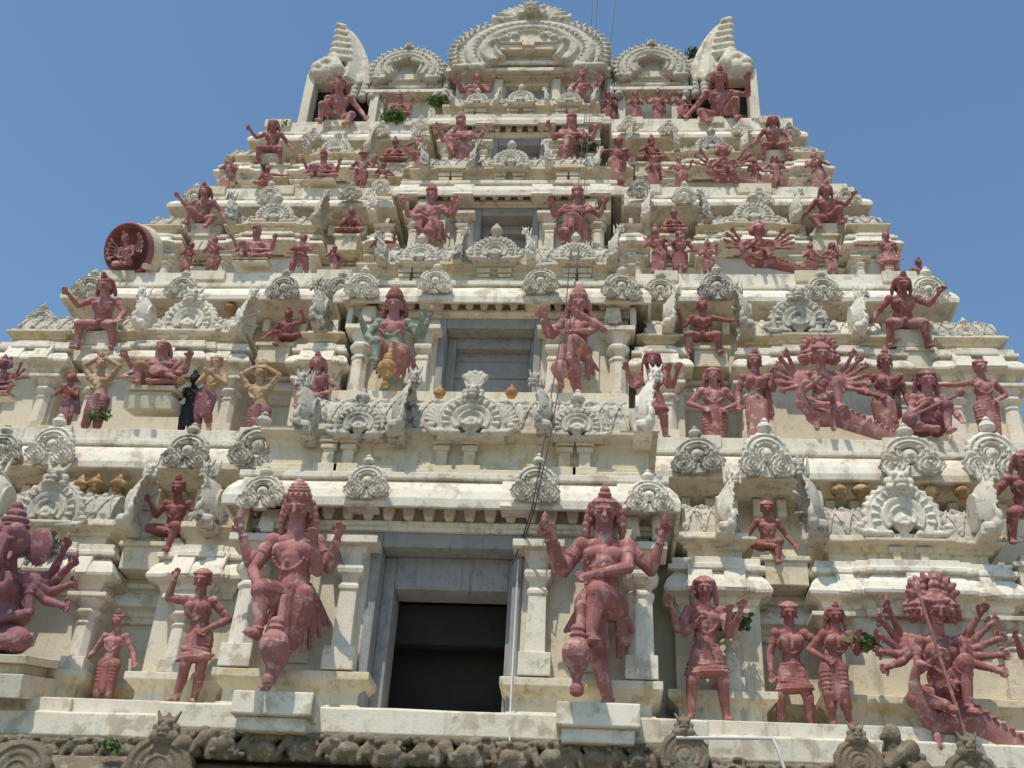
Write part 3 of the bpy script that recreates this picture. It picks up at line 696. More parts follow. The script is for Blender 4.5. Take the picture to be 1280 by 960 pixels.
# ribbed vault: rows of stacked rounded tiles
mb = MB(); x = -4.95; ry, rz = 1.45, 1.25
while x < 4.95:
    for j in range(10):
        a = PI * (j + .5) / 20 * 1.0
        y = YMID - ry * math.cos(a) - .0; z = 20.62 + rz * math.sin(a)
        mb.ell((x, y, z), (.125, .13, .12), n=8, m=6)
    x += .235
mb.ell((0, YMID, 20.7), (4.9, 1.40, 1.18), n=24, m=20)
vault = tb(mb, 'tiled_vault', M['stucco'], roof, smooth=True, bevel=0)
for s in (-1, 1):                                               # columns of stacked tiles between the arches
    for x in (1.98, 2.18, 3.74, 3.97, 4.20):
        mb = MB()
        for j in range(9):
            mb.ell((s * x, 18.78 + .05 * j, 20.0 + j * .185), (.115, .13, .125), n=10, m=7)
        tb(mb, 'tile_rib', M['lichen'], roof, smooth=True, bevel=0)
def crown_arch(x, y, z, r, name, teeth, crest, sq=.8):
    mb = MB()
    horseshoe(mb, (x, y, z), r, [(.40, -.5), (.40, .10), (.47, .17), (.53, .10), (.60, .15), (.67, .15), (.72, .08), (.82, .12), (.90, .10), (.93, .04), (1.02, .07), (1.10, .0), (1.10, -.5)], 90, .08, teeth)
    n = teeth                                                   # flame leaves round the rim
    for i in range(n + 1):
        t = i / n; px_, pz = arch_outline(t); qx, qz = arch_outline(max(0, min(1, t + (.014 if t < .5 else -.014))), 1.19)
        mb.cap((x + px_ * r * 1.0, y - .04 * r, z + pz * r * 1.0), (x + qx * r, y - .02 * r, z + qz * r * 1.02), .042 * r, .012 * r, n=7)
        mb.ell((x + px_ * r * 1.02, y - .10 * r, z + pz * r * 1.02), (.022 * r, .03 * r, .022 * r), n=7, m=5)
    for i in range(int(n * .8)):
        a = R(-30) + R(240) * (i + .5) / int(n * .8); mb.ell((x + .77 * r * math.cos(a), y - .10 * r, z + .77 * r * math.sin(a)), (.03 * r, .04 * r, .03 * r), n=7, m=5)
    for s in (-1, 1):
        mb.cap((x + s * .70 * r, y - .05 * r, z - .55 * r), (x + s * 1.02 * r, y - .05 * r, z - .50 * r), .10 * r, .07 * r)
        for q in range(3): mb.ell((x + s * (.2 + .14 * q) * r, y - .14 * r, z + (.30 - .07 * q) * r), (.075 * r, .07 * r, .08 * r), n=8, m=6)
    if crest == 2:
        for s in (-1, 1):
            for q in range(5):
                a = R(100 - 18 * q)
                mb.cap((x + s * .20 * r, y - .04 * r, z + 1.06 * r), (x + s * (.20 + .30 * math.cos(a)) * r, y - .04 * r, z + (1.06 + .34 * math.sin(a)) * r), .05 * r, .035 * r)
            mb.cap((x + s * .30 * r, y - .05 * r, z + 1.02 * r), (x + s * .52 * r, y - .05 * r, z + 1.0 * r), .05 * r, .06 * r)
            mb.cap((x + s * .52 * r, y - .05 * r, z + 1.0 * r), (x + s * .56 * r, y - .05 * r, z + 1.16 * r), .06 * r, .02 * r)
        face_blobs(mb, (x, y - .08 * r, z + 1.06 * r), .55 * r)
    else: face_blobs(mb, (x, y - .08 * r, z + 1.0 * r), .40 * r)
    mb.v = [(a_, b_, z + (c_ - z) * sq) for a_, b_, c_ in mb.v]
    for q in (-1, 1): mb.cap((x + q * .40 * r, y + .1, z - .2), (x + q * .40 * r, y + .1, z + .1), .1)
    mb.box(x - .45 * r, x + .45 * r, y + .12, y + .4, z - .55 * r * sq, z + .42 * r * sq)
    me = remeshed(mb, name, .0155 * max(r, .8), 1, .3); me.transform(Matrix.Translation((0, -20, GZ)))
    o = link(name, me, M['stucco'], roof); return o
x, z = at(664, 84, 18.62); crown_arch(0.02, 18.62, 21.28, 1.72, 'great_arch', 37, 2, .66)
m = MB(); m.box(-.80, .80, 18.42, 19.0, 21.22, 21.40); m.box(-.72, .72, 18.36, 19.0, 21.40, 21.55); m.box(-.55, .55, 18.40, 19.0, 21.55, 21.85); m.box(-.15, .15, 18.34, 18.6, 21.28, 21.5); tb(m, 'arch_shelf', M['cream'], roof)
for s in (-1, 1): crown_arch(s * 2.96, 18.66, 20.84, .80, 'side_arch', 23, 1, .84)
# flared ends of the vault
def flare(s):
    """broad curved horn of a leaf leaning outward, lobes down its outer edge, a swollen scroll at its foot"""
    mb = MB(); n = 20; m = 9; vs = []
    for i in range(n + 1):
        t = i / n; cx = 4.42 + .20 * t + .10 * t * t - .10 * math.sin(t * PI); w_ = .44 * (1 - t) ** .55 * (1 - .25 * t) + .12; z = 20.6 + 2.0 * t
        for j in range(m):
            u = j / (m - 1) * 2 - 1
            vs.append((s * (cx + u * w_), 18.72 + .16 * u * u + .10 * t - (.10 * math.cos(u * PI * 2) if abs(u) < .8 else 0), z - .16 * max(0, u) * t))
    o = len(vs)
    f1 = [(i * m + j, i * m + j + 1, (i + 1) * m + j + 1, (i + 1) * m + j) for i in range(n) for j in range(m - 1)]
    fs = f1 + [tuple(o + q for q in f) for f in f1] + [(i * m + e, o + i * m + e, o + (i + 1) * m + e, (i + 1) * m + e) for i in range(n) for e in (0, m - 1)] + [(i * m + j, i * m + j + 1, o + i * m + j + 1, o + i * m + j) for i in (0, n) for j in range(m - 1)]
    mb.add(vs + [(x, y + .75 - .3 * (z - 20.6) / 2, z) for (x, y, z) in vs], fs)
    for i in range(6):                                              # lobes
        t = .36 + .125 * i; cx = 4.42 + .20 * t + .10 * t * t - .10 * math.sin(t * PI); w_ = .44 * (1 - t) ** .55 * (1 - .25 * t) + .12
        mb.cap((s * (cx + .1 * w_), 18.66 + .1 * t, 20.55 + 2.0 * t), (s * (cx + 1.02 * w_ + .03), 18.70 + .1 * t, 20.64 + 2.0 * t), .10 - .006 * i, .135 - .008 * i)
    for i in range(5):                                              # swollen scalloped scroll at the foot
        a = R(-10 + 34 * i); mb.ell((s * (4.98 + .22 * math.cos(a)), 18.80 - .03 * (i % 2), 20.82 + .30 * math.sin(a)), (.20, .26, .19))
    mb.ell((s * 4.96, 18.84, 20.86), (.28, .30, .30)); mb.cap((s * 4.7, 18.7, 20.9), (s * 4.86, 18.7, 21.40), .2, .10)
    mb.box(*sorted((s * 4.1, s * 5.35)), 18.80, 19.6, 20.55, 20.85)
    me = remeshed(mb, 'flared_end', .026, 2); me.transform(Matrix.Translation((0, -20, GZ)))
    link('flared_end', me, M['white'] if s > 0 else M['stucco'], roof)
flare(-1); flare(1)

# ---- stone storey below, with its carved frieze ---------------------------
mb = MB()
mb.box(-10.4, -1.6, 12.9, back(12.9), -GZ, 3.0); mb.box(1.6, 10.4, 12.9, back(12.9), -GZ, 3.0); mb.box(-1.7, 1.7, 12.9, back(12.9), 1.6, 3.0)
mb.sweep([(-10.4, 24), (-10.4, 12.9), (10.4, 12.9), (10.4, 24)], [(0, 2.5), (.10, 2.55), (.45, 2.62), (.62, 2.66), (.62, 2.74), (.50, 2.86), (.34, 2.94), (.1, 2.96), (.1, 3.2)], .4, .02)
mb.box(-3.05, 3.05, 12.36, 13.2, 2.93, 3.20)
for x in (-9.2, -6.4, -3.6, 3.6, 6.4, 9.2): mb.box(x - .3, x + .3, 12.75, 13.1, -GZ, 2.5)
base = tb(mb, 'stone_base', M['stone'], tower, bevel=.02)
BEAST = []
for v in range(5):
    rnd = random.Random(40 + v); mb = MB()
    mb.ell((0, 0, .10), (.20 + .03 * rnd.random(), .13, .13)); mb.ell((.05, -.07, .12), (.13, .10, .10)); mb.ell((-.18, -.05, .15 + .05 * rnd.random()), (.09, .09, .10)); mb.cap((-.24, -.09, .14), (-.27, -.12, .02), .05, .03)
    mb.ell((.16, -.02, .06), (.10, .10, .09)); mb.ell((-.05, .0, .26), (.15, .09, .08)); mb.ell((.10, -.02, .27), (.10, .08, .07)); mb.ell((-.20, -.02, .29), (.07, .07, .06)); mb.ell((.21, 0, .29), (.06, .07, .05))
    for i in range(14): mb.ell((rnd.uniform(-.2, .2), -.10 + rnd.uniform(-.03, .04), rnd.uniform(.02, .3)), (.035, .035, .035), n=7, m=5)
    mb.cap((-.1, -.06, 0), (-.1, -.06, .08), .05); mb.cap((.1, -.06, 0), (.1, -.06, .08), .05)
    me = remeshed(mb, 'carved_beast', .012, 1); me.materials.append(M['stone']); BEAST.append(me)
i = 0
for (x0, x1, Y, z) in ((-8.8, -3.0, 12.84, 2.96), (-2.9, 2.9, 12.28, 2.93), (3.05, 8.8, 12.84, 2.96)):
    x = x0 + .2
    while x < x1 - .1:
        o = link('carved_beast', BEAST[i % 5], None, base); o.location = (x, Y - 20, z - .02 + GZ + random.uniform(-.015, .015)); sc_ = random.uniform(.88, 1.06); o.scale = (sc_ * (1 if x < 0 else -1), sc_, sc_ * .9); i += 1
        x += .46
# dark granite dormers rising in front of the ledge
def stone_dormer(px_, py, Y, s, face=True):
    mb = MB()
    horseshoe(mb, (0, 0, .35), .55, [(.30, -.3), (.30, .10), (.40, .18), (.5, .08), (.66, .16), (.80, .10), (.92, .18), (1.10, .06), (1.10, -.3)], 40, .06, 11)
    mb.ell((0, .02, .35), (.5, .10, .5)); mb.ell((0, -.06, .34), (.14, .06, .14)); mb.box(-.5, .5, -.05, .35, -.25, .15)
    if face: face_blobs(mb, (0, -.03, .93), .62); mb.ell((0, .0, .9), (.3, .2, .16))
    me = remeshed(mb, 'stone_dormer', .018, 1); me.materials.append(M['stone'])
    x, z = at(px_, py, Y); o = link('stone_dormer', me, None, base); o.location = (x, Y - 20, z + GZ); o.scale = (s, s, s)
stone_dormer(14, 992, 12.2, .60, False); stone_dormer(192, 988, 12.2, .62); stone_dormer(856, 962, 11.95, .42); stone_dormer(1076, 972, 12.2, .42); stone_dormer(1220, 996, 12.2, .48)
mb = MB()
for (px_, py, s) in ((1114, 938, .7), (1138, 958, .75)):
    x, z = at(px_, py, 12.45); mb.ell((x, 12.45, z), (.14 * s, .14, .2 * s)); mb.ell((x, 12.36, z + .14), (.10, .1, .12)); mb.cap((x - .1, 12.3, z - .2), (x + .1, 12.34, z - .05), .07, .09)
    for q in range(10): mb.ell((x + random.uniform(-.12, .12), 12.32 + random.uniform(-.02, .05), z + random.uniform(-.15, .22)), (.04, .04, .04), n=7, m=5)
me = remeshed(mb, 'carved_beast', .014, 1); me.transform(Matrix.Translation((0, -20, GZ))); link('carved_beast', me, M['stone'], base)
# ------------------------------------------------------------------ statues
ARM = {  # elbow and hand, from the shoulder; x is outward
 'down': ((.05, .02, -.17), (.055, -.04, -.33)), 'hip': ((.13, .05, -.13), (.0, -.07, -.24)), 'up': ((.085, -.01, -.14), (.135, -.10, -.005)),
 'upr': ((.12, .03, -.11), (.17, -.02, .035)), 'raise': ((.14, -.03, .01), (.10, -.06, .16)), 'over': ((.09, -.03, .15), (-.105, -.05, .27)),
 'namaste': ((.05, -.07, -.15), (-.105, -.17, -.06)), 'chest': ((.04, -.04, -.17), (-.06, -.14, -.10)), 'cross': ((.0, -.10, -.14), (-.18, -.18, -.20)),
 'out': ((.16, -.03, -.05), (.31, -.07, -.07)), 'flute': ((.08, -.09, -.12), (-.10, -.15, .0)), 'knee': ((.10, -.05, -.16), (.10, -.17, -.26)),
 'bless': ((.04, -.06, -.17), (.04, -.19, -.06)), 'club': ((.07, -.05, -.17), (.0, -.17, -.27)), 'lift': ((.15, -.04, -.05), (.15, -.10, .11)), 'lap': ((.06, -.04, -.17), (-.06, -.15, -.22)),
 'beside': ((.11, .02, -.17), (.18, -.06, -.29)), 'spread': ((.12, -.03, -.08), (.19, -.09, .04)),
}
def fan(n, a0, a1):
    r = []
    for i in range(n):
        a = R(a0 + (a1 - a0) * i / max(1, n - 1)); b = a + R(14)
        r.append(((.115 * math.cos(a), .03 + .012 * i, .12 * math.sin(a) - .04), (.115 * math.cos(a) + .125 * math.cos(b), -.04 + .012 * i, .12 * math.sin(a) - .03 + .135 * math.sin(b))))
    return r
ARM_FAN = {'fan5': fan(5, -34, 38), 'fan4': fan(4, -30, 38), 'fan6': fan(6, -38, 42), 'fan3': fan(3, -20, 38)}

LEG = {  # pelvis height, hip tilt, then (knee, ankle) for the viewer's left and right
 'stand': (.52, 0, ((-.062, -.02, .285), (-.068, .0, .045)), ((.062, -.02, .285), (.068, .0, .045))),
 'apart': (.50, 0, ((-.11, -.04, .28), (-.12, .0, .045)), ((.11, -.03, .28), (.13, .02, .045))),
 'sway': (.52, .035, ((-.03, -.05, .285), (-.075, .0, .045)), ((.09, -.02, .285), (.06, .02, .045))),
 'swayr': (.52, -.035, ((-.09, -.02, .285), (-.06, .02, .045)), ((.03, -.05, .285), (.075, .0, .045))),
 'guard': (.51, .02, ((-.095, -.19, .49), (-.075, -.21, .28)), ((.02, .0, .27), (-.075, .02, .045))),     # viewer's left leg raised onto the club
 'guardr': (.51, -.01, ((-.02, .0, .27), (.035, .02, .045)), ((-.03, -.20, .51), (-.055, -.23, .28))),
 'cross': (.10, 0, ((-.21, -.13, .075), (.05, -.19, .05)), ((.21, -.13, .075), (-.05, -.21, .05))),
 'hang': (.10, 0, ((-.20, -.13, .09), (.03, -.19, .06)), ((.10, -.24, .10), (.06, -.27, -.15))),
 'hangr': (.10, 0, ((-.10, -.24, .10), (-.06, -.27, -.15)), ((.20, -.13, .09), (-.03, -.19, .06))),
 'ease': (.10, 0, ((-.11, -.17, .27), (-.10, -.19, .03)), ((.21, -.13, .075), (.0, -.20, .04))),
 'easer': (.10, 0, ((-.21, -.13, .075), (.0, -.20, .04)), ((.11, -.17, .27), (.10, -.19, .03))),
 'giant': (.14, 0, ((-.15, -.17, .10), (-.155, -.16, -.16)), ((.15, -.17, .10), (.175, -.16, -.16))),
 'giantl': (.14, 0, ((-.13, -.20, .24), (-.14, -.22, .0)), ((.19, -.19, .10), (.13, -.28, -.08))),
 'giantr': (.14, 0, ((-.19, -.19, .10), (-.13, -.28, -.08)), ((.13, -.20, .24), (.14, -.22, .0))),
}

def hand(mb, w, d, s, curl=.5):
    """palm, four unequal bent fingers and a thumb leaving the side of the palm"""
    d = d.normalized(); side = d.cross(V((0, 1, 0)))
    if side.length < .1: side = V((1, 0, 0))
    side.normalize(); nrm = side.cross(d).normalized()
    if nrm.y > 0: nrm = -nrm
    c = w + d * .026 * s
    mb.cap(w, w + d * .02 * s, .017 * s, .02 * s, 7); mb.ell(c, (.023 * s, .016 * s, .028 * s), d.to_track_quat('Z', 'Y').to_euler(), 8, 6)
    for i, (o, L) in enumerate(((-.019, .030), (-.006, .037), (.007, .034), (.019, .026))):
        a = c + d * .020 * s + side * o * s; b = a + (d + side * o * 6).normalized() * L * s * .55; e = b + (d * (1 - curl) + nrm * curl).normalized() * L * s * .55
        mb.cap(a, b, .0085 * s, .008 * s, 6); mb.cap(b, e, .008 * s, .006 * s, 6)
    t = c - d * .008 * s + side * .02 * s; u = t + (side * .8 + d * .6).normalized() * .022 * s
    mb.cap(t, u, .009 * s, .008 * s, 6); mb.cap(u, u + (d + nrm * .4).normalized() * .018 * s, .008 * s, .006 * s, 6)

HW = [1.0]
def head(B, Hd, c, s, kind, yaw=0.0, pitch=-.36, female=False):
    """face with brow, eyes, nose, lips, chin and ears in B; hair or crown in Hd"""
    E = Euler((-pitch * 1.0, 0, yaw)); mt = E.to_matrix()
    sx = s * (1 - (HW[0] - 1) * .7)
    def P(x, y, z): return c + mt @ V((x * sx, y * s, z * s))
    def el(mb, p, r, n=10, m=7): mb.ell(P(*p), (r[0] * sx, r[1] * s, r[2] * s), E, n, m)
    el(B, (0, 0, .12), (.76, .86, .88)); el(B, (0, -.22, -.42), (.58, .58, .56)); el(B, (0, -.70, -.78), (.24, .16, .16))
    B.cap(P(0, -.86, .20), P(0, -1.06, -.20), .10 * s, .17 * s, 7); el(B, (.13, -.92, -.22), (.10, .10, .08)); el(B, (-.13, -.92, -.22), (.10, .10, .08))
    for q in (-1, 1):
        B.cap(P(q * .14, -.90, .28), P(q * .58, -.74, .27), .095 * s, .07 * s, 6)
        el(B, (q * .34, -.80, .07), (.23, .13, .12)); el(B, (q * .44, -.58, -.20), (.22, .2, .24))
        el(B, (q * .78, .05, -.02), (.12, .2, .30)); el(B, (q * .82, .02, -.50), (.15, .15, .17))
    el(B, (0, -.86, -.43), (.30, .13, .075)); el(B, (0, -.83, -.57), (.23, .13, .085))
    if kind in ('tall', 'tallhair'):
        for z, r, h in ((.62, .90, .17), (.84, .84, .16), (1.04, .86, .10), (1.22, .80, .20), (1.42, .70, .12), (1.58, .56, .20), (1.80, .30, .13), (1.96, .16, .13)): el(Hd, (0, .10, z), (r, r, h), 14, 6)
        el(Hd, (0, .30, .35), (.86, .72, .6))
        for i in range(7):
            a = R(-90 + (i - 3) * 26); el(Hd, (.84 * math.cos(a), .08 + .84 * math.sin(a), .82), (.14, .11, .20))
    if kind in ('bun', 'bunhair', 'saribun'):
        el(Hd, (0, .22, .40), (.88, .86, .66)); el(Hd, (0, .08, .64), (.84, .84, .11), 14, 6); el(Hd, (0, .02, 1.10), (.46, .46, .20)); el(Hd, (0, .02, 1.36), (.34, .34, .26)); el(Hd, (0, .02, 1.62), (.15, .15, .12))
    if kind in ('short', 'hair'):
        el(Hd, (0, .26, .40), (.92, .84, .70)); el(Hd, (0, .38, -.1), (.90, .60, .7))
        for i in range(9):
            a = R(180 + i * 22.5); el(Hd, (.82 * math.cos(a), .66 * math.sin(a) + .10, .60), (.19, .19, .19))
    if kind in ('hair', 'tallhair', 'bunhair'):
        for q in (-1, 1):
            for j, (xx, yy, zz, rr) in enumerate(((.84, .34, .3, .28), (.96, .32, -.05, .29), (1.04, .28, -.45, .30), (1.10, .24, -.85, .30), (1.12, .18, -1.2, .27), (1.12, .10, -1.5, .2))): el(Hd, (q * xx, yy, zz), (rr, rr * .9, rr * 1.2))
        el(Hd, (0, .62, -.5), (.9, .4, 1.0))
    if kind == 'saribun': el(Hd, (0, .5, -.45), (.75, .42, .7))
    if kind == 'hat':
        el(Hd, (0, .05, .55), (1.55, 1.5, .16), 18, 6); el(Hd, (0, .1, .75), (.8, .8, .4))
    if kind == 'fan':                                               # ring of a fanned crown
        el(Hd, (0, .1, .55), (.9, .8, .55))
        for i in range(9):
            a = R(10 + 20 * i); Hd.cap(P(.7 * math.cos(a), .3, .3 + .7 * math.sin(a)), P(1.25 * math.cos(a), .3, .3 + 1.25 * math.sin(a)), .2 * s, .1 * s, 6)

GROUPNAMES = {}
def statue(name, label, px, ytop, Y, zfoot, legs='stand', arms=('down', 'down'), hd='bun', female=False, dress='dhoti', mat='red', skin=None, hmat=None, gmat=None,
           heads=1, extra=(), lean=0.0, fat=0.0, club=None, mount=None, props=(), yaw=0.0, pxh=None, elephant=False, wide=None, group=None, base=None, shade=None):
    """one stucco figure; px, ytop = top of the head in the photograph, zfoot = height of what it stands or sits on"""
    if name in ('standing_statue', 'peacock_rider_statue') and not isinstance(zfoot, tuple):       # feet stay on their ledge
        Y = max(Y, 13.2 if zfoot < 4.2 else 14.55 if 8 < zfoot < 8.6 else 16.0 if 12.3 < zfoot < 12.7 else 17.35 if 15.6 < zfoot < 16 else Y)
    if name == 'giant_statue': Y += .15 if ytop > 140 else 0
    X, zt = at(px, ytop, Y)
    if isinstance(zfoot, tuple): zfoot = at(px, zfoot[0], Y)[1]
    la = R(24) if name == 'giant_statue' else R(14) if LEG[legs][0] < .3 else R(6)
    pz, tilt, LL, RL = LEG[legs]
    crown = .13 if heads > 1 else {'tall': .15, 'tallhair': .15, 'bun': .10, 'bunhair': .10, 'saribun': .10, 'short': .02, 'hair': .02, 'hat': .0, 'fan': .06}[hd]
    full = pz + .48 + crown                                         # total height for a body height of 1
    if mount == 'peacock': full += .16
    if base: full += base
    H = max(.2, (zt - zfoot)) / full / (math.cos(la) + math.sin(la) * zt / Y)
    giant = name == 'giant_statue'
    if wide is None: wide = 1.26 if giant else .97 if (zfoot < 4.2) else (1.12 if zfoot < 10 else 1.24) if name == 'door_guardian_statue' else (1.0 if zfoot < 10 else 1.3) if mount else 1.06 if zfoot < 9.5 else 1.28
    pixh = H * F / (RT.y * 0 + Y * .86 + (zt) * .53) * .8            # height in render pixels
    vox = max(1.0 / 230, min(1.0 / 80, 1.0 / (pixh * 1.2)))
    HW[0] = wide
    X = at(px, ytop, Y - full * H * math.sin(la))[0] - (lean - LEG[legs][1] * .6) * H * wide
    root = empty(name, (X, Y, zfoot + GZ)); root.rotation_euler = (la, 0, yaw)
    tag(root, label, 'statue', group)
    B, Hd, G, Pr, Mt = MB(), MB(), MB(), MB(), MB(); buds = []
    lift = (.16 if mount == 'peacock' else 0) + (base or 0)
    pel = V((tilt, 0, pz + lift)); nk = V((-tilt * .6 + lean, .0, pz + .325 + lift)); ch = pel.lerp(nk, .62) + V((tilt * -.3, -.01, 0)); wa = pel.lerp(nk, .30)
    # trunk
    B.ell(pel, (.100 + .03 * fat, .075 + .03 * fat, .075)); B.cap(pel + V((0, 0, .02)), wa, .082 + .03 * fat, (.070 if female else .080) + .045 * fat, 12)
    B.ell(wa, ((.076 if female else .090) + .07 * fat, .064 + .07 * fat, .07)); B.cap(wa, ch, (.068 if female else .078) + .04 * fat, .084, 12); B.ell(ch, (.112, .075, .095)); B.ell(nk + V((0, .01, -.035)), (.115, .055, .045))
    B.cap(nk + V((0, .005, -.02)), nk + V((0, -.012, .075)), .052, .044, 10)
    if fat: B.ell(wa + V((0, -.05 * fat, -.01)), (.10 * (.6 + fat * .5), .09 * (.6 + fat * .5), .085))
    for s in (-1, 1):
        if female: B.ell(ch + V((s * .054, -.068, .018)), (.050, .048, .050))
        else: B.ell(ch + V((s * .052, -.046, .030)), (.055, .032, .040))
    for i in range(11):                                             # necklace and girdle beads
        a = R(200 + 14 * i); B.ell(nk + V((.075 * math.cos(a), -.058 - .012 * abs(math.sin(a)), -.055 + .065 * math.sin(a))), (.011, .010, .012), n=6, m=5)
    for i in range(13):
        a = R(196 + 12.3 * i); B.ell(nk + V((.092 * math.cos(a), -.058 - .022 * abs(math.sin(a)), -.085 + .125 * math.sin(a))), (.009, .009, .011), n=6, m=5)
    B.ell(nk + V((0, -.082, -.135)), (.022, .014, .026)); B.ell(nk + V((0, -.086, -.165)), (.013, .012, .016))
    # legs
    for s, (kn, an) in ((-1, LL), (1, RL)):
        hip = pel + V((s * .055, -.01, -.015)); kn = V(kn) + V((0, 0, lift)); an = V(an) + V((0, 0, lift))
        seated = pz < .3
        B.cap(hip, kn, .064 + .02 * fat, .046, 11); B.ell(kn, (.048, .050, .050)); mid = kn.lerp(an, .32) + V((0, .014, 0))
        B.cap(kn, mid, .043, .044, 9); B.cap(mid, an, .043, .026, 9)
        toe = an + (V((s * .018, -.085, -.020)) if not legs.startswith('cross') else V((-s * .07, -.03, -.01)))
        B.cap(an + V((0, .012, -.016)), toe, .027, .024, 8)
        sd = (toe - an).cross(V((0, 0, 1))).normalized()
        for q in range(5): B.cap(toe + sd * (.008 * (q - 2)), toe + sd * (.011 * (q - 2)) + (toe - an).normalized() * (.022 - .003 * abs(q - 1)), .009, .007, 6)
        B.ell(an + V((0, 0, .014)), (.033, .033, .012))
        if dress == 'dhoti':
            G.cap(hip, hip.lerp(kn, .97), .076 + .02 * fat, .058, 11)
            if not seated: G.cap(kn, kn.lerp(an, .45), .056, .052, 10)
            for q in range(5):
                t = .15 + .17 * q; p = hip.lerp(kn, t); d = (kn - hip).to_track_quat('Z', 'Y').to_euler(); r_ = .077 - .018 * t + .006
                G.ell(p, (r_, r_ + .004, .011), d, 12, 5)
    # garment
    if dress != 'none':
        G.ell(pel + V((0, 0, .035)), (.106 + .03 * fat, .080 + .03 * fat, .030), n=14); G.ell(pel + V((0, 0, .01)), (.110 + .03 * fat, .084 + .03 * fat, .020), n=14)
        G.ell(pel + V((0, -.085 - .03 * fat, .03)), (.026, .020, .024))
        if pz > .3 and dress in ('dhoti', 'short'):
            z1 = .20 if dress == 'dhoti' else .33
            for q in (-1, 0, 1): G.cap(pel + V((q * .012, -.085, .02)), V((pel.x * .5 + q * .022, -.075, z1 + lift + .03 * abs(q))), .016, .018, 6)
    if dress == 'sari':
        for q in range(9):
            t = q / 8; z = pel.z - (pel.z - lift - .07) * t
            G.ell((pel.x * (1 - t), .0, z), (.104 - .012 * math.sin(t * 3), .080 + .004 * t, .05), n=14, m=6)
        for q in range(9):
            u = (q - 4) / 4; G.cap(pel + V((u * .045, -.080, .02)), (pel.x * .2 + u * .085, -.082 + .02 * u * u, .06 + lift), .013, .019, 6)
        for q in range(5): G.cap(pel + V((-.09, -.05, .05 - .02 * q)), nk + V((.09 + .012 * q, -.06, -.03)), .012, .012, 6)
        G.ell(ch, (.116, .083, .075))
        G.cap(nk + V((.10, .03, -.02)), pel + V((.13, .05, -.1)), .03, .05)
    if dress == 'short':
        kz = (V(LL[0]) + V(RL[0])) * .5 + V((0, 0, lift))
        if pz > .3:
            for q in range(8):
                t = q / 7; c_ = pel.lerp(kz, t * .72); w_ = .5 * abs(RL[0][0] - LL[0][0]) * t * .72
                G.ell(c_, (.104 + w_ * .9, .082 + .012 * t, .032), Euler((0, .12 * math.sin(q * 1.7), 0)), n=14, m=6)
            for q in range(4): G.ell(pel.lerp(kz, .1 + .2 * q), (.112 + .10 * q * .2, .092, .010), Euler((0, .22 * math.sin(q * 2.3 + px), 0)), n=14, m=5)
        else:
            for s, (kn, an) in ((-1, LL), (1, RL)):
                hip = pel + V((s * .055, -.01, -.015)); G.cap(hip, hip.lerp(V(kn) + V((0, 0, lift)), .85), .078, .062, 11)
    if dress == 'cape':
        for s, (kn, an) in ((-1, LL), (1, RL)):
            hip = pel + V((s * .055, -.01, -.015)); kn_ = V(kn) + V((0, 0, lift)); G.cap(hip, hip.lerp(kn_, .9), .080, .064, 11)
        for s in (-1, 1):                                           # cloth hanging in pleats beside the thighs
            for q in range(6): G.cap(pel + V((s * (.080 + .005 * q), .0 + .02 * q + .012 * (q % 2), .06 - .01 * q)), pel + V((s * (.090 + .017 * q), .0 + .024 * q + .016 * (q % 2), -.25 + .035 * q - .03 * (q % 2))), .017, .013, 7)
        for q in (-1, 0, 1): G.cap(pel + V((q * .014, -.085, .02)), V((q * .02, -.07, .24)), .017, .018, 6)
    # arms
    al = []
    for s, a in ((-1, arms[0]), (1, arms[1])):
        for nm in ((a,) if isinstance(a, str) else a):
            al += [(s, e, h) for (e, h) in ARM_FAN[nm]] if nm in ARM_FAN else [(s, *ARM[nm])]
    hands = []
    for (s, e, h) in al:
        sh = nk + V((s * .118, .005, -.035)); eb = sh + V((s * e[0], e[1], e[2])); hn = sh + V((s * h[0], h[1], h[2]))
        thin = .80 if len(al) > 6 else 1.0
        B.ell(sh, (.046 * thin, .046, .046 * thin)); B.cap(sh, eb, .039 * thin, .030 * thin, 9); B.ell(sh.lerp(eb, .35) + V((0, -.004, 0)), (.036 * thin, .036 * thin, .05), (eb - sh).to_track_quat('Z', 'Y').to_euler(), 9, 6); B.cap(eb, eb.lerp(hn, .3), .030 * thin, .032 * thin, 9); B.cap(eb.lerp(hn, .3), hn, .032 * thin, .020 * thin, 9)
        p = sh.lerp(eb, .45); B.ell(p, (.043 * thin, .043 * thin, .012), (eb - sh).to_track_quat('Z', 'Y').to_euler(), 10, 5); p = eb.lerp(hn, .88); B.ell(p, (.028 * thin, .028 * thin, .011), (hn - eb).to_track_quat('Z', 'Y').to_euler(), 10, 5)
        hand(B, hn, hn - eb, 1.05 if pixh > 90 else 1.2, .35 if pixh > 90 else .2); hands.append((s, hn, (hn - eb).normalized()))
        if hn.z > nk.z - .02 and len(al) >= 4 and abs(hn.x) > .15:     # buds, discs and shells in the raised hands
            t = hn + (hn - eb).normalized() * .06
            k_ = .7 if len(al) > 6 else 1.0; bd = MB(); bd.cap(t - V((0, 0, .02)), t + V((0, 0, .04 * k_)), .013, .024 * k_, 8); bd.cap(t + V((0, 0, .04 * k_)), t + V((0, 0, .08 * k_)), .02 * k_, .006, 8); buds.append(bd)
    # heads
    hs = .092 if giant else .080 if zfoot < 4.2 else .088; hc = nk + V((0, -.018, .135 + (hs - .076) * .7))
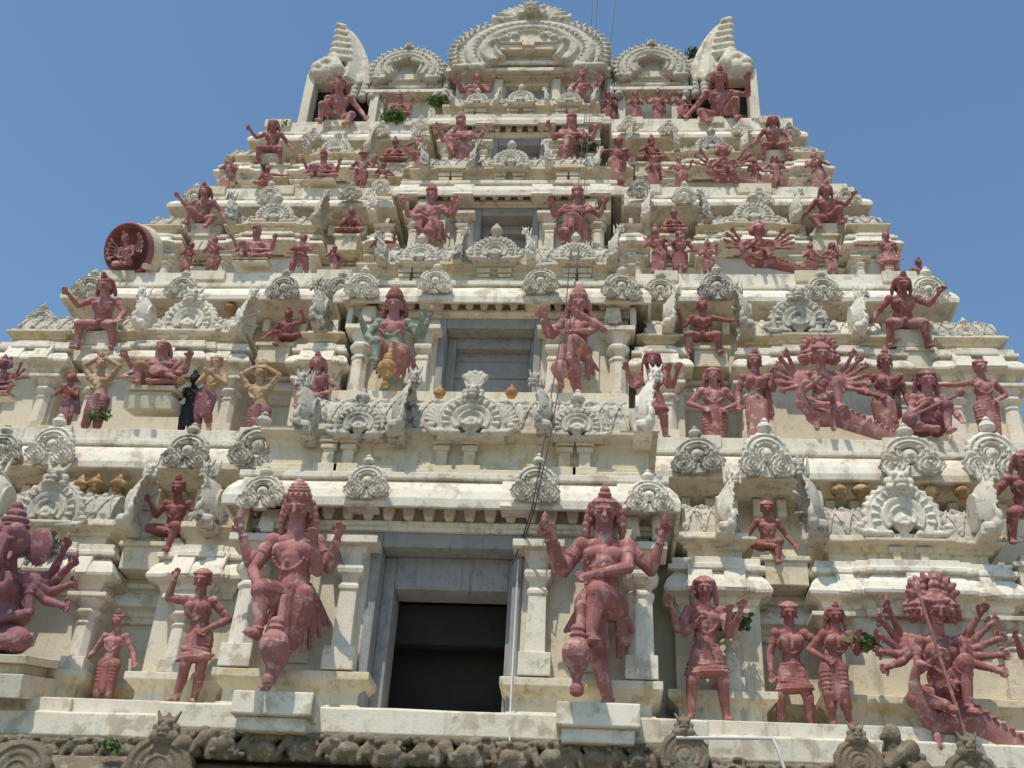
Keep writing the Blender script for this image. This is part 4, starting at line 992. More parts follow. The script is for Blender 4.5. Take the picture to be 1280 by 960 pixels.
    if elephant:
        el = lambda p, r, rot=None: B.ell(hc + V(p), r, rot)
        el((0, 0, .02), (.105, .095, .10)); el((-.05, -.05, .06), (.05, .05, .05)); el((.05, -.05, .06), (.05, .05, .05))
        for s in (-1, 1):
            el((s * .15, .03, .0), (.075, .022, .10)); el((s * .05, -.085, .02), (.018, .014, .012)); B.cap(hc + V((s * .05, -.07, -.05)), hc + V((s * .075, -.13, -.09)), .017, .009)
        tr = [(0, -.09, -.0), (.005, -.13, -.07), (.01, -.15, -.15), (.03, -.15, -.22), (.075, -.14, -.245), (.10, -.13, -.20), (.085, -.125, -.165)]
        for i in range(6): B.cap(hc + V(tr[i]), hc + V(tr[i + 1]), .046 - .005 * i, .041 - .005 * i, 9)
        for z, r, h in ((.10, .085, .02), (.13, .075, .025), (.165, .055, .025), (.20, .03, .03)): Hd.ell(hc + V((0, .01, z)), (r, r, h), n=12, m=5)
    elif heads == 1: head(B, Hd, hc, hs, hd, 0, female=female)
    else:
        n = (heads - 1) // 2
        for i in range(n, 0, -1):
            for s in (-1, 1):
                c_ = hc + V((s * .062 * i ** .92, .040 * i, .004)); head(B, Hd, c_, hs * (.92 - .03 * i), 'short', s * .55 * i)
                for z, r in ((.085, .045), (.125, .040), (.155, .028)): Hd.ell(c_ + V((0, .015, z)), (r, r, .03), n=10, m=6)
        head(B, Hd, hc + V((0, -.028, .004)), hs, 'short', 0)
        for z, r in ((.09, .05), (.135, .044), (.17, .03)): Hd.ell(hc + V((0, -.01, z)), (r, r, .032), n=10, m=6)
        if heads > 3:
            for i in range(9):
                a = R(8 + 20.5 * i); Hd.cap(hc + V((.135 * math.cos(a), .045, .08 + .10 * math.sin(a))), hc + V((.165 * math.cos(a), .04, .085 + .125 * math.sin(a))), .030, .016, 7)
            Hd.ell(hc + V((0, .07, .07)), (.145, .035, .12))
    # club, mount and the rest
    if club is not None:
        top = V((club, -.21, pz - .06)); Pr.cap(top, V((club + .003, -.22, .30)), .018, .027, 10)
        Pr.lathe((club - .01, -.235, 0), [(.012, .02), (.032, .032), (.034, .06), (.020, .085), (.030, .12), (.054, .155), (.070, .19), (.075, .22), (.066, .25), (.042, .275), (.034, .285), (.044, .295), (.032, .31), (.038, .325), (.026, .345)], 18)
    if mount == 'peacock':
        c = V((0, -.03, lift))
        Mt.ell(c + V((.0, -.03, -.03)), (.17, .10, .09)); pts = [(-.12, -.08, -.02), (-.19, -.11, .06), (-.215, -.13, .15), (-.205, -.15, .22), (-.175, -.17, .245)]
        for i in range(4): Mt.cap(c + V(pts[i]), c + V(pts[i + 1]), .060 - .012 * i, .050 - .011 * i, 10)
        Mt.ell(c + V((-.178, -.165, .247)), (.033, .03, .028)); Mt.cap(c + V((-.155, -.18, .247)), c + V((-.115, -.20, .238)), .015, .005)
        a, b = c + V((.08, -.05, .0)), c + V((.74, -.12, -.30))
        for i in range(9):
            u = (i - 4) / 4; Mt.cap(a + V((0, .02 * u * u, .075 * u)), b + V((.03 * u * u * -1, .01 * u * u, .03 * u)), .042, .016, 9)
        for i in range(15): t = i / 14; Mt.ell(a.lerp(b, t) + V((.01, -.03 + .015 * t, .10 - .075 * t)), (.020, .016, .012), n=7, m=5)
        for s in (-1, 1): Mt.cap(c + V((s * .07 - .02, -.10, -.1)), c + V((s * .07 - .02, -.14, -.17)), .03, .024)
    if 'boy' in props:
        o = V((.14, -.17, pel.z + .06)); Pr.ell(o, (.05, .045, .07)); Pr.ell(o + V((0, -.01, .10)), (.034, .036, .042)); Pr.cap(o + V((.03, -.02, .03)), o + V((.10, -.03, .14)), .018, .014); Pr.cap(o + V((0, -.03, -.04)), o + V((.07, -.07, -.08)), .028, .02); Pr.cap(o + V((-.03, -.02, .03)), o + V((-.07, -.05, .0)), .018, .014)
    if 'bow' in props:
        for i in range(10):
            a0, a1 = R(-70 + 14 * i), R(-56 + 14 * i); Pr.cap((-.16 - .10 * math.cos(a0), -.14, .55 + .32 * math.sin(a0)), (-.16 - .10 * math.cos(a1), -.14, .55 + .32 * math.sin(a1)), .012)
    if 'spear' in props: Pr.cap((-.16, -.22, pz + .52 + lift), (.06, -.26, -.02 + lift * .1), .011); Pr.ell((-.165, -.22, pz + .55 + lift), (.022, .012, .05))
    if 'staff' in props: Pr.cap((-.20, -.20, .80), (.02, -.22, .02), .013)
    if 'veena' in props:
        Pr.cap((-.20, -.20, pz + .05 + lift), (.22, -.18, pz + .27 + lift), .016); Pr.ell((-.22, -.20, pz + .03 + lift), (.07, .05, .07)); Pr.ell((.23, -.17, pz + .29 + lift), (.045, .04, .045))
    if 'drum' in props: Pr.cap((-.08, -.15, pz + .10), (.10, -.16, pz + .10), .06)
    if 'calf' in props:
        o = V((.16, -.20, .07)); Pr.ell(o, (.13, .06, .06)); Pr.cap(o + V((.10, -.01, .03)), o + V((.15, -.03, .11)), .035, .03); Pr.ell(o + V((.17, -.05, .13)), (.04, .035, .032)); Pr.cap(o + V((-.08, -.04, -.04)), o + V((.04, -.08, -.05)), .022, .016); Pr.cap(o + V((.06, -.03, -.04)), o + V((.16, -.07, -.05)), .022, .016)
        for s in (-1, 1): Pr.cap(o + V((.15, -.04 + s * .02, .16)), o + V((.13, -.04 + s * .05, .20)), .012, .006)
    def part(mb, nm, mt, v=vox):
        if not mb.v: return None
        me = remeshed(mb, nm, v, 1, .25); me.transform(Matrix.Diagonal((H * wide, H * (1 + (wide - 1) * .6), H, 1))); return link(nm, me, M[mt], root)
    part(B, 'body', skin or mat)
    part(Hd, 'headdress' if hd not in ('short', 'hair') else 'hair', hmat or mat)
    part(G, 'garment', gmat or mat); part(Mt, 'peacock', gmat or mat, vox * 1.2); part(Pr, 'club' if club is not None else 'attribute', shade or mat)
    for bd in buds: part(bd, 'flower_bud', shade or mat, max(vox, .012))
    if giant:
        m = MB(); m.box(-.13, .13, -.10, .42, -.13, .045, .015); m.box(-.16, .16, -.12, .42, -.17, -.13)
        m.v = [(x * H * wide, y * H, z * H) for x, y, z in m.v]; build(m, 'seat', M['white'], root, bevel=.012)
    if base:
        m = MB(); m.box(-.30, .30, -.24, .12, 0, base * .55); m.box(-.25, .25, -.20, .12, base * .55, base * .8); m.box(-.30, .30, -.24, .12, base * .8, base)
        m.v = [(x * H, y * H, z * H) for x, y, z in m.v]; build(m, 'seat', M['cream'], root, bevel=.01)
    return root

Z1, Z2, Z3, Z4, Z5 = 3.72, 8.24, 12.42, 15.70, 18.96
# --- lowest storey, standing on the white ledge
statue('elephant_headed_statue', 'plum elephant-headed statue with many arms, cut by the picture\'s left edge', 22, 642, 13.2, 3.72, 'cross', (('fan4', 'lap'), ('fan4', 'lap')), 'tall', fat=1.0, elephant=True, mat='plum', base=.20)
statue('standing_statue', 'small red topknot statue, arms hanging, in the lowest ledge\'s left recess', 151, 763, 13.62, Z1, 'stand', ('beside', 'beside'), 'bun', mat='red')
statue('standing_statue', 'bare-legged red woman waving one raised arm, left of the big left guardian', 255, 719, 13.0, Z1, 'sway', ('raise', 'hip'), 'short', female=True, dress='short', mat='pink', gmat='red')
statue('door_guardian_statue', 'tall red four-armed guardian with a club, left of the big open doorway', 379, 600, 12.34, at(341, 864, 12.0)[1], 'guard', (('club', 'upr'), ('up', 'bless')), 'tallhair', dress='cape', club=.035, mat='red', shade='red')
statue('door_guardian_statue', 'tall red guardian with an arm across his waist, right of the big open doorway', 756, 614, 12.34, at(748, 878, 12.0)[1], 'guardr', (('up', 'upr'), ('cross', 'upr')), 'bunhair', dress='cape', club=-.105, mat='red', shade='red')
statue('standing_statue', 'red long-haired four-armed statue just right of the big right-hand guardian', 880, 729, 12.95, Z1, 'apart', (('up', 'chest'), ('up', 'bless')), 'hair', dress='short', mat='red')
statue('standing_statue', 'red short-haired woman in a short wrapped skirt, in the lowest ledge\'s right recess', 985, 760, 13.55, Z1, 'apart', ('down', 'spread'), 'short', female=True, dress='short', mat='red')
statue('standing_statue', 'red woman, hand lifted, beside the lowest many-headed peacock rider', 1042, 753, 13.0, Z1, 'swayr', ('hip', 'bless'), 'bunhair', female=True, dress='dhoti', mat='red')
statue('peacock_rider_statue', 'big red many-headed deity holding a long spear, riding a peacock', 1166, 729, 13.15, 3.56, 'easer', (('fan5', 'chest'), ('fan5', 'lap')), 'short', heads=5, mount='peacock', props=('spear',), mat='red', wide=.84)
statue('standing_statue', 'red statue cut in half by the picture\'s right edge on the lowest ledge', 1296, 762, 13.0, Z1, 'stand', ('up', 'down'), 'bunhair', mat='red')
# --- seated figures on blocks above the lowest storey
statue('seated_statue', 'deep red seated statue raising one hand, on a white block left of the door cornice', 226, 597, 13.72, 6.12, 'hang', ('up', 'beside'), 'bun', mat='dark_red')
statue('seated_statue', 'red seated statue, one leg hanging, on a white block right of the door cornice', 958, 632, 13.72, 6.12, 'hang', ('beside', 'beside'), 'short', mat='red')
statue('giant_statue', 'large red seated giant cut by the right edge, lowest of the giants', 1279, 572, 13.5, (655,), 'giant', ('beside', 'knee'), 'hair', dress='none', mat='red')
# --- second storey, standing
statue('seated_deity_statue', 'plum many-headed deity with a pink calf, cut by the left edge', 8, 447, 14.7, 8.9, 'cross', (('fan3', 'lap'), ('fan3', 'lap')), 'short', heads=3, fat=.6, mat='plum', props=('calf',), shade='pink', base=.12)
statue('standing_statue', 'red statue with palms pressed together, leftmost of the praying figures on the second storey', 92, 466, 14.6, Z2, 'sway', ('namaste', 'namaste'), 'bun', dress='sari', mat='red', gmat='plum')
statue('standing_statue', 'yellowish statue with hands joined above the head, left of the pot-bellied seated deity', 131, 446, 14.75, Z2, 'sway', ('over', 'over'), 'bun', mat='ochre', skin='skin_ochre', gmat='plum', hmat='red')
statue('seated_deity_statue', 'ochre and red pot-bellied deity with a child on the lap, on a yellow pedestal', 205, 432, 14.55, (518,), 'ease', (('up', 'knee'), ('up', 'lap')), 'hair', fat=1.3, mat='red', skin='pink', gmat='ochre', base=.30, props=('boy',), shade='red', wide=1.55)
statue('standing_statue', 'black statue half hidden beside the pot-bellied deity and the praying yellow man', 246, 466, 14.75, Z2, 'stand', ('chest', 'chest'), 'bun', mat='black')
statue('standing_statue', 'yellow man with palms pressed together and a pink waistcloth, right of the black statue', 272, 451, 14.55, Z2, 'swayr', ('namaste', 'namaste'), 'short', mat='skin_ochre', gmat='plum', hmat='skin_ochre')
statue('standing_statue', 'yellow statue, arms arched overhead, in the recess left of the green guardian', 327, 464, 15.1, Z2, 'sway', ('over', 'over'), 'short', mat='skin_ochre', gmat='plum', hmat='ochre')
statue('standing_statue', 'pink statue of a woman behind a grey roof end, left of the green guardian', 399, 444, 14.7, Z2, 'stand', ('down', 'hip'), 'bunhair', female=True, dress='sari', mat='plum', skin='pink')
statue('door_guardian_statue', 'green-limbed guardian with a pink chest and ochre club, left of the second doorway', 496, 363, 14.82, 9.02, 'guard', (('club', 'up'), ('up', 'upr')), 'tallhair', dress='cape', club=.035, mat='plum', skin='green_pink', gmat='pink', hmat='dark_red', shade='ochre')
statue('door_guardian_statue', 'red guardian with crossed arms and one knee raised, right of the second doorway', 724, 362, 14.82, 9.02, 'guardr', (('up', 'upr'), ('cross', 'flute')), 'tallhair', dress='cape', club=-.105, mat='red')
statue('standing_statue', 'dark red curly-haired statue with spread hands, beside the second doorway\'s red guardian', 815, 447, 14.5, Z2, 'apart', (('up', 'chest'), ('up', 'bless')), 'hair', female=True, dress='short', mat='dark_red', skin='red')
statue('standing_statue', 'red long-haired statue with elbows bent, in the recess right of the second doorway', 891, 467, 15.1, Z2, 'stand', ('hip', 'hip'), 'hair', dress='dhoti', mat='red')
statue('standing_statue', 'pale red woman in a pleated sari, just left of the five-headed deity', 942, 441, 14.75, Z2, 'stand', ('down', 'bless'), 'saribun', female=True, dress='sari', mat='pink', skin='red')
statue('peacock_rider_statue', 'red five-headed deity on a long-tailed peacock, second lowest of the peacock riders', 1024, 426, 14.5, 8.42, 'easer', (('fan6', 'chest'), ('fan6', 'lap')), 'short', heads=5, mount='peacock', mat='red')
statue('standing_statue', 'pale red woman in a draped sari just right of the five-headed deity', 1104, 440, 14.75, Z2, 'swayr', ('hip', 'down'), 'saribun', female=True, dress='sari', mat='pink', skin='red')
statue('seated_statue', 'plum seated woman with a lute, right of the two sari women', 1157, 471, 14.6, 8.38, 'easer', ('chest', 'knee'), 'hair', female=True, dress='dhoti', mat='plum', skin='red', props=('veena',))
statue('standing_statue', 'red man in ridged leggings stretching one arm towards the lute player', 1224, 457, 14.65, Z2, 'stand', ('out', 'hip'), 'short', mat='red')
# --- on blocks above the second storey
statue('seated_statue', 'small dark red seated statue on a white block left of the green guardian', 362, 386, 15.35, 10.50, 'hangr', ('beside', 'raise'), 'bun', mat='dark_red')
statue('giant_statue', 'large red long-haired giant, lowest of the giants on the left', 133, 345, 15.15, (420,), 'giant', ('spread', 'knee'), 'bunhair', dress='short', mat='red')
statue('seated_statue', 'red seated statue, one arm raised, on a block right of the second doorway', 877, 374, 15.35, 10.50, 'giant', ('up', 'out'), 'bun', female=True, mat='red')
statue('giant_statue', 'large red giant raising one arm, right above the five-headed deity', 1127, 343, 15.15, (418,), 'giant', ('beside', 'spread'), 'bunhair', dress='short', mat='red')
# --- third storey
dr = empty('disc_statue', (at(172, 315, 15.95)[0], 15.95, at(172, 342, 15.95)[1] + GZ)); tag(dr, 'round hollow red disc holding a many-armed figure, at the far left of the third storey', 'statue')
dr.rotation_euler = (R(26), 0, R(-16))
mb = MB(); mb.lathe((0, .05, .44), [(.001, .10), (.30, .08), (.42, .02), (.47, -.14), (.50, -.16), (.52, -.12), (.50, .14), (.30, .22), (.001, .24)], 36, M=Matrix.Rotation(R(90), 3, 'X') @ Matrix.Diagonal(V((1, 1, -1)))); build(mb, 'disc', M['dark_red'], dr, smooth=True)
mb = MB(); mb.lathe((0, .09, .44), [(.50, -.06), (.535, -.04), (.535, .18), (.48, .2)], 36, caps=False, M=Matrix.Rotation(R(90), 3, 'X') @ Matrix.Diagonal(V((1, 1, -1)))); mb.cap((.38, -.10, .06), (.38, .1, .06), .06); build(mb, 'rim', M['cream'], dr)
f_ = statue('seated_deity_statue', 'tmp', 172, 294, 15.85, at(172, 334, 15.85)[1], 'easer', (('fan5', 'lap'), ('fan5', 'lap')), 'bun', mat='red', wide=1.0)
for c_ in list(f_.children): c_.parent = dr; c_.location = (0, -.10, .10)
bpy.data.objects.remove(f_)
for c_ in dr.children: c_.name = c_.name.replace('body', 'figure')
G3 = dict(Y=15.98)
statue('standing_statue', 'red statue with palms together, right beside the round red disc', 240, 306, 15.95, Z3, 'swayr', ('namaste', 'namaste'), 'short', mat='red')
statue('standing_statue', 'red statue holding a bow, second figure right of the round red disc', 270, 296, 15.98, Z3, 'sway', ('chest', 'flute'), 'bun', mat='red', props=('bow',))
statue('seated_deity_statue', 'red reclining deity on a cream pedestal, left side of the third storey', 323, 280, 15.95, (336,), 'ease', (('up', 'knee'), ('up', 'lap')), 'tall', fat=.5, mat='red', base=.10, wide=1.4)
statue('standing_statue', 'red statue with a drum at the waist, right of the third storey\'s reclining deity', 380, 297, 15.95, Z3, 'apart', ('hip', 'chest'), 'short', dress='dhoti', mat='red', props=('drum',))
statue('standing_statue', 'red kneeling statue with palms together, left of the third doorway and its roof ends', 419, 307, 15.95, Z3, 'sway', ('namaste', 'namaste'), 'bun', dress='sari', mat='red')
statue('standing_statue', 'small red statue stretching an arm upward, just left of the third doorway\'s guardian', 477, 289, 16.25, 12.75, 'sway', ('chest', 'lift'), 'bun', mat='dark_red')
statue('door_guardian_statue', 'red four-armed guardian with crossed leg and club, left of the third doorway', 541, 233, 16.12, 12.95, 'guard', (('club', 'upr'), ('up', 'upr')), 'tall', dress='cape', club=.035, mat='red')
statue('door_guardian_statue', 'red four-armed guardian behind the hanging cables, right of the third doorway', 722, 233, 16.12, 12.95, 'guardr', (('up', 'upr'), ('cross', 'upr')), 'tall', dress='cape', club=-.105, mat='red')
statue('standing_statue', 'red archer with both arms drawn to one side, right of the third doorway', 819, 284, 15.9, Z3, 'sway', ('chest', 'out'), 'bun', dress='sari', mat='red')
statue('standing_statue', 'red statue leaning on a slanted staff, next to the archer on the third storey', 849, 293, 15.8, Z3, 'stand', ('flute', 'hip'), 'short', mat='red', props=('staff',))
statue('standing_statue', 'small red statue between the staff bearer and the third storey\'s peacock rider', 884, 301, 15.95, Z3, 'stand', ('chest', 'bless'), 'bun', mat='red')
statue('peacock_rider_statue', 'red three-headed peacock rider on the third storey, with a long sloping tail', 947, 279, 15.8, 12.55, 'easer', (('fan4', 'chest'), ('fan5', 'lap')), 'short', heads=3, mount='peacock', mat='red')
statue('standing_statue', 'small red statue with folded arms, just right of the third storey\'s peacock rider', 1012, 304, 15.98, Z3, 'stand', ('chest', 'chest'), 'bun', mat='red')
statue('standing_statue', 'red curly-haired statue, second figure right of the third storey\'s peacock rider', 1040, 306, 15.85, Z3, 'swayr', ('hip', 'chest'), 'hair', mat='red')
statue('standing_statue', 'red bare-chested man stretching one arm sideways, right end of the third storey', 1106, 290, 15.85, Z3, 'apart', ('out', 'down'), 'bun', dress='short', mat='red')
statue('standing_statue', 'dark red figure showing only its head at the third storey\'s right end', 1147, 324, 16.6, Z3, 'stand', ('down', 'down'), 'bun', mat='dark_red')
statue('giant_statue', 'red long-haired giant with one knee up, second lowest giant on the left', 257, 231, 16.62, (284,), 'giantl', ('spread', 'beside'), 'bunhair', dress='short', mat='red')
statue('seated_statue', 'red cross-legged statue with fingers joined, left above the third doorway', 441, 259, 16.75, 14.02, 'cross', ('chest', 'chest'), 'bun', mat='red')
statue('seated_statue', 'red cross-legged statue with hands in its lap, right above the third doorway', 842, 261, 16.75, 14.02, 'cross', ('lap', 'lap'), 'bun', mat='red')
statue('giant_statue', 'red giant with one foot drawn up, above the third storey\'s right end', 1032, 229, 16.62, (284,), 'giantr', ('beside', 'spread'), 'bunhair', dress='short', mat='red')
# --- fourth storey
statue('standing_statue', 'pink statue, hands together, before the fourth storey\'s left corner pillar', 290, 199, 17.25, Z4, 'swayr', ('namaste', 'namaste'), 'short', dress='sari', mat='pink')
statue('seated_statue', 'red seated statue with a small companion, below the left giant of the fourth storey', 336, 206, 17.2, Z4, 'easer', ('chest', 'out'), 'bun', mat='red')
statue('seated_deity_statue', 'red four-armed seated deity left of the statue with the round hat', 406, 188, 17.2, (232,), 'ease', (('up', 'knee'), ('up', 'lap')), 'tall', fat=.5, mat='red', base=.06, wide=1.4)
statue('standing_statue', 'red statue with a broad round hat, left of the fourth storey doorway', 455, 195, 17.2, 15.75, 'stand', ('hip', 'up'), 'hat', mat='red')
statue('standing_statue', 'small red statue, hands on hips, right of the one with the round hat', 480, 206, 17.2, Z4, 'apart', ('hip', 'hip'), 'short', dress='short', mat='red')
statue('standing_statue', 'slim red woman bending sideways, left of the fourth doorway\'s guardian', 524, 177, 17.5, 16.0, 'sway', ('over', 'down'), 'bun', female=True, dress='sari', mat='red')
statue('door_guardian_statue', 'red guardian with bent knee and four arms, left of the fourth doorway', 577, 144, 17.38, 16.15, 'guard', (('up', 'chest'), ('upr', 'cross')), 'tall', dress='cape', mat='red')
statue('door_guardian_statue', 'red guardian with a long sash and four arms, right of the fourth doorway', 715, 142, 17.38, 16.15, 'guardr', (('up', 'cross'), ('upr', 'chest')), 'tall', dress='cape', mat='red')
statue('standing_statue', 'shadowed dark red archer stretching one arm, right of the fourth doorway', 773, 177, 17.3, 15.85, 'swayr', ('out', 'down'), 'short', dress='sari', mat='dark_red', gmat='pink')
statue('standing_statue', 'red woman with a bunched skirt, two places left of the highest peacock rider', 817, 198, 17.15, Z4, 'stand', ('chest', 'down'), 'hair', female=True, dress='sari', mat='red')
statue('standing_statue', 'red statue with one bent elbow, just left of the highest peacock rider', 848, 196, 17.1, Z4, 'sway', ('hip', 'up'), 'bun', mat='red')
statue('peacock_rider_statue', 'red three-headed deity with a thick sloping tail, highest of the peacock riders', 903, 182, 17.05, 15.82, 'easer', (('fan3', 'chest'), ('fan4', 'lap')), 'short', heads=3, mount='peacock', mat='red')
statue('standing_statue', 'red statue with hands folded, just right of the highest peacock rider', 943, 199, 17.2, Z4, 'stand', ('chest', 'chest'), 'bun', mat='red')
statue('standing_statue', 'red statue with flared elbows, two places right of the highest peacock rider', 968, 198, 17.15, Z4, 'apart', ('hip', 'hip'), 'hair', mat='red')
statue('standing_statue', 'pink statue with crossed arms before the fourth storey\'s right corner pillar', 1016, 190, 17.2, Z4, 'sway', ('chest', 'flute'), 'bun', dress='sari', mat='pink')
statue('giant_statue', 'red giant with knees wide, second highest giant on the left', 342, 154, 17.85, (196,), 'giant', ('spread', 'beside'), 'hair', dress='short', mat='red')
statue('seated_statue', 'small red seated statue on a block below the small left arch', 495, 173, 18.05, 17.12, 'cross', ('lap', 'lap'), 'bun', mat='red')
statue('seated_statue', 'small red seated statue, elbow raised, below the three standing figures', 814, 171, 18.05, 17.12, 'cross', ('flute', 'lap'), 'bun', mat='red')
statue('giant_statue', 'red giant crouching with hands on spread knees, second highest on the right', 966, 149, 17.85, (192,), 'giant', ('beside', 'knee'), 'hair', dress='short', mat='red')
# --- crowning storey
statue('giant_statue', 'huge red giant, hand on chest, under the grey flared roof end', 425, 97, 18.72, (160,), 'giantl', ('chest', 'beside'), 'bunhair', dress='none', mat='red')
statue('giant_statue', 'huge red giant raising one hand, under the white flared roof end', 899, 88, 18.72, (158,), 'giantr', ('beside', 'lift'), 'bunhair', dress='none', mat='red')
statue('seated_deity_statue', 'red seated deity with raised hands, under the small left arch of the crowning roof', 500, 115, 18.72, (150,), 'cross', (('up', 'lap'), ('up', 'lap')), 'tall', mat='red')
statue('door_guardian_statue', 'red four-armed guardian under the great arch, left of the topmost window', 597, 93, 18.6, 19.05, 'guard', (('up', 'upr'), ('up', 'chest')), 'bun', dress='cape', mat='red')
statue('door_guardian_statue', 'red four-armed guardian under the great arch, right of the topmost window', 727, 91, 18.6, 19.05, 'guardr', (('up', 'chest'), ('up', 'upr')), 'bun', dress='cape', mat='red')
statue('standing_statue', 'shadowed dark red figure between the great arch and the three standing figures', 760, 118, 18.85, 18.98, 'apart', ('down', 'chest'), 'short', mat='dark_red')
statue('standing_statue', 'red figure with folded arms, leftmost of the three under the small right arch', 794, 118, 18.68, Z5, 'stand', ('chest', 'chest'), 'short', mat='red')
statue('standing_statue', 'red four-armed figure, middle of the three under the small right arch', 822, 113, 18.68, Z5, 'stand', (('up', 'lap'), ('up', 'lap')), 'bun', dress='sari', mat='red')
statue('standing_statue', 'red figure with a lifted elbow, rightmost of the three under the small right arch', 850, 118, 18.68, Z5, 'sway', ('up', 'hip'), 'short', mat='red')
# ------------------------------------------------------------------ cables, pipes, plants
def wire(name, pts, r, mat, label, cat):
    cu = bpy.data.curves.new(name, 'CURVE'); cu.dimensions = '3D'; cu.bevel_depth = r; cu.bevel_resolution = 2
    sp = cu.splines.new('POLY'); sp.points.add(len(pts) - 1)
    for p, q in zip(sp.points, pts): p.co = (*q, 1)
    tmp = bpy.data.objects.new('tmp', cu); COL.objects.link(tmp)
    dg = bpy.context.evaluated_depsgraph_get(); me = bpy.data.meshes.new_from_object(tmp.evaluated_get(dg)); bpy.data.objects.remove(tmp); me.materials.clear()
    o = link(name, me, M[mat]); tag(o, label, cat); return o
def run(pix, n=6, sag=.0):
    P = [V((*at(px, py, Y), 0)) for (px, py, Y) in pix]; P = [V((p.x, Y, p.y + GZ)) for p, (_, _, Y) in zip(P, pix)]
    out = []
    for a, b in zip(P, P[1:]):
        for i in range(n): t = i / n; q = a.lerp(b, t); q.z -= sag * 4 * t * (1 - t) * (a - b).length; out.append(q)
    return [tuple(q) for q in out + [P[-1]]]
wire('cable', run([(745, -60, 20.2), (735, 92, 18.36), (731, 148, 17.2), (722, 238, 15.95), (712, 330, 14.75), (708, 376, 14.7), (681, 545, 12.16), (666, 632, 12.1), (652, 676, 12.45), (641, 705, 12.5)], 5, .003), .008, 'cable', 'dark cable hanging over the great arch, leftmost of the three', 'cable')
wire('cable', run([(751, -60, 20.2), (741, 92, 18.32), (737, 148, 17.16), (730, 238, 15.9), (721, 330, 14.7), (717, 376, 14.66), (688, 545, 12.12), (669, 632, 12.07), (655, 676, 12.4)], 5, .004), .008, 'cable', 'dark cable hanging over the great arch, middle one of the three', 'cable')
wire('cable', run([(776, -60, 20.2), (760, 80, 18.3), (752, 140, 17.4)], 8, .015), .008, 'cable', 'shortest dark cable, right of the two long ones', 'cable')
wire('pipe', run([(648, 700, 12.60), (643, 790, 12.60), (638, 884, 12.40), (637, 930, 12.28)], 4), .011, 'pipe', 'thin white pipe running down the right edge of the big doorway', 'pipe')
wire('pipe', run([(845, 922, 11.9), (966, 923, 11.9), (972, 936, 11.88), (990, 990, 11.86)], 4), .018, 'pipe', 'white bent pipe on the stone frieze at the bottom right', 'pipe')
def plant(px, py, Y, size, n, mat, label, spread=(1, .6, .8), leaf=.07):
    x, z = at(px, py, Y); rnd = random.Random(int(px)); root = empty('plant', (x, Y, z + GZ)); tag(root, label, 'plant', 'weeds growing from the tower')
    L, S_ = MB(), MB()
    for i in range(n):
        d = V((rnd.gauss(0, 1) * spread[0], -abs(rnd.gauss(0, 1)) * spread[1], abs(rnd.gauss(0, .8)) * spread[2])).normalized()
        tip = d * size * rnd.uniform(.45, 1)
        if i % 3 == 0: S_.cap((0, 0, 0), tip, .008, .004, 5)
        for q in range(4):
            p = tip * rnd.uniform(.4, 1.0) + V((rnd.uniform(-1, 1), rnd.uniform(-1, .5), rnd.uniform(-1, 1))) * size * .22
            u = V((rnd.gauss(0, 1), rnd.gauss(0, 1), rnd.gauss(0, .6) + .2)).normalized(); w_ = u.orthogonal(); w_.rotate(Matrix.Rotation(rnd.uniform(0, 6.28), 3, u)); l = leaf * rnd.uniform(.6, 1.3)
            a, b, c, e = p, p + u * l * .5 + w_ * l * .28, p + u * l, p + u * l * .5 - w_ * l * .28
            L.add([a, b + V((0, 0, .01)), c, e + V((0, 0, .01))], [(0, 1, 2, 3)])
    link('foliage', L.mesh('foliage', False), M[mat], root); build(S_, 'stem', M['stem'], root)
plant(492, 152, 18.5, .34, 70, 'leaf', 'bright green leafy weed on the cornice below the small left arch', (1.3, .6, .5), .10)
plant(548, 135, 18.6, .36, 60, 'leaf', 'tall bright green weed in the gap left of the great arch', (.5, .5, 1.2), .10)
plant(866, 72, 19.2, .26, 45, 'leaf_dark', 'dark green weed on the ribbed vault beside the white flared roof end', (1, .6, .8), .09)
plant(358, 157, 18.3, .16, 8, 'leaf', 'tiny sprig on the left end of the long upper cornice', (1, .5, .8), .06)
plant(52, 690, 13.3, .24, 50, 'leaf', 'green bushy weed above the elephant-headed statue', (1, .6, .9), .12)
plant(918, 785, 13.3, .22, 24, 'leaf_dark', 'sparse dark weed on the column capital beside the long-haired four-armed statue', (1.2, .5, .5), .09)
plant(1085, 812, 13.0, .19, 22, 'leaf', 'green weed beside the lifted hand of the crowned woman', (.6, .5, 1), .10)
plant(735, 190, 17.2, .26, 34, 'leaf_dark', 'green weed at the foot of the fourth storey right-hand guardian', (1, .5, .6), .09)
plant(140, 938, 12.3, .14, 22, 'leaf', 'small green weed in the carved stone frieze at the bottom left', (1, .5, .5), .06)
plant(125, 524, 14.6, .22, 22, 'leaf', 'yellow-green weed at the feet of the yellowish statue with hands above its head', (1.6, .5, .4), .08)
# ------------------------------------------------------------------ ground, light, camera
mb = MB(); mb.add([(-3000, -3000, 0), (3000, -3000, 0), (3000, 3000, 0), (-3000, 3000, 0)], [(0, 1, 2, 3)])
tag(build(mb, 'ground', M['ground']), kind='structure')
mb = MB(); mb.add([(-14, -6, .004), (14, -6, .004), (14, 12.8, .004), (-14, 12.8, .004)], [(0, 1, 2, 3)])
tag(build(mb, 'forecourt_paving', M['paving']), kind='structure')

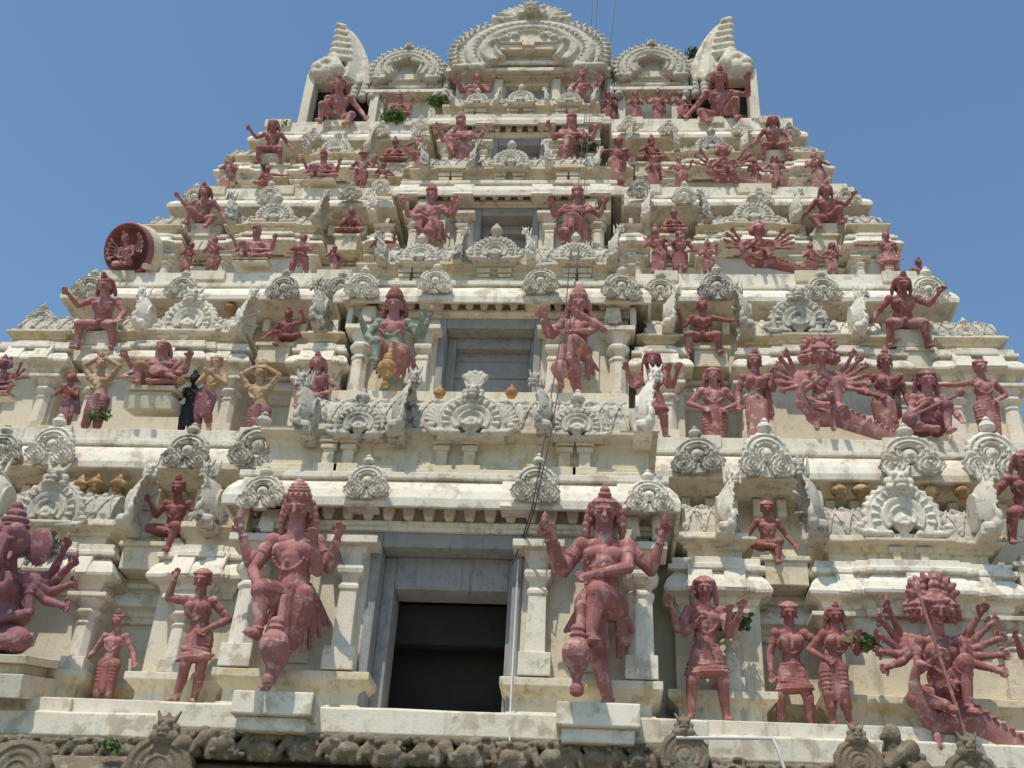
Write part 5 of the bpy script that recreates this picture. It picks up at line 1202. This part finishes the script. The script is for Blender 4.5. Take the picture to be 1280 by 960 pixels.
SUN_EL, SUN_AZ = 63.0, -22.0                                       # degrees; azimuth from the facade's normal, minus = left
w = bpy.data.worlds.new('World'); sc.world = w; w.use_nodes = True
nt = w.node_tree; nt.nodes.clear()
out = nt.nodes.new('ShaderNodeOutputWorld'); bg = nt.nodes.new('ShaderNodeBackground'); sky = nt.nodes.new('ShaderNodeTexSky')
sky.sky_type = 'NISHITA'; sky.sun_disc = False
a, e = R(SUN_AZ), R(SUN_EL)
S = V((math.sin(a) * math.cos(e), -math.cos(a) * math.cos(e), math.sin(e)))
sky.sun_elevation = e; sky.sun_rotation = math.atan2(S.x, S.y)
sky.air_density = 1.2; sky.dust_density = .2; sky.ozone_density = .35; sky.altitude = 0
bg.inputs[1].default_value = SKY_STR = .14
tint = nt.nodes.new('ShaderNodeMix'); tint.data_type = 'RGBA'; tint.blend_type = 'MULTIPLY'; tint.inputs[0].default_value = 1; tint.inputs[7].default_value = (.78, .92, .97, 1)
nt.links.new(sky.outputs[0], tint.inputs[6]); nt.links.new(tint.outputs[2], bg.inputs[0]); nt.links.new(bg.outputs[0], out.inputs[0])
sl = bpy.data.lights.new('sun', 'SUN'); sl.energy = 3.3; sl.angle = R(.53); sl.color = (1, .91, .76)
so = bpy.data.objects.new('sun', sl); COL.objects.link(so); so.rotation_euler = S.to_track_quat('Z', 'Y').to_euler(); so.location = (0, 0, 60)

cd = bpy.data.cameras.new('camera'); co = bpy.data.objects.new('camera', cd); COL.objects.link(co); sc.camera = co
cd.sensor_width = 36; cd.lens = F * 36 / 1280; cd.clip_end = 6000; cd.clip_start = .1
Xc = V((RT.x, FW.x, UP.x)); Yc = V((RT.y, FW.y, UP.y)); Zc = V((RT.z, FW.z, UP.z))   # camera right, down, forward in the world
Rm = Matrix((Xc, -Yc, -Zc)).transposed()
co.matrix_world = Matrix.Translation((XC, 0, GZ)) @ Rm.to_4x4()
sc.render.engine = 'CYCLES'
sc.view_settings.view_transform = 'Standard'; sc.view_settings.look = 'None'; sc.view_settings.exposure = .16; sc.view_settings.gamma = 1
sc.render.resolution_x = 1024; sc.render.resolution_y = 768
sc.cycles.max_bounces = 5; sc.cycles.diffuse_bounces = 3
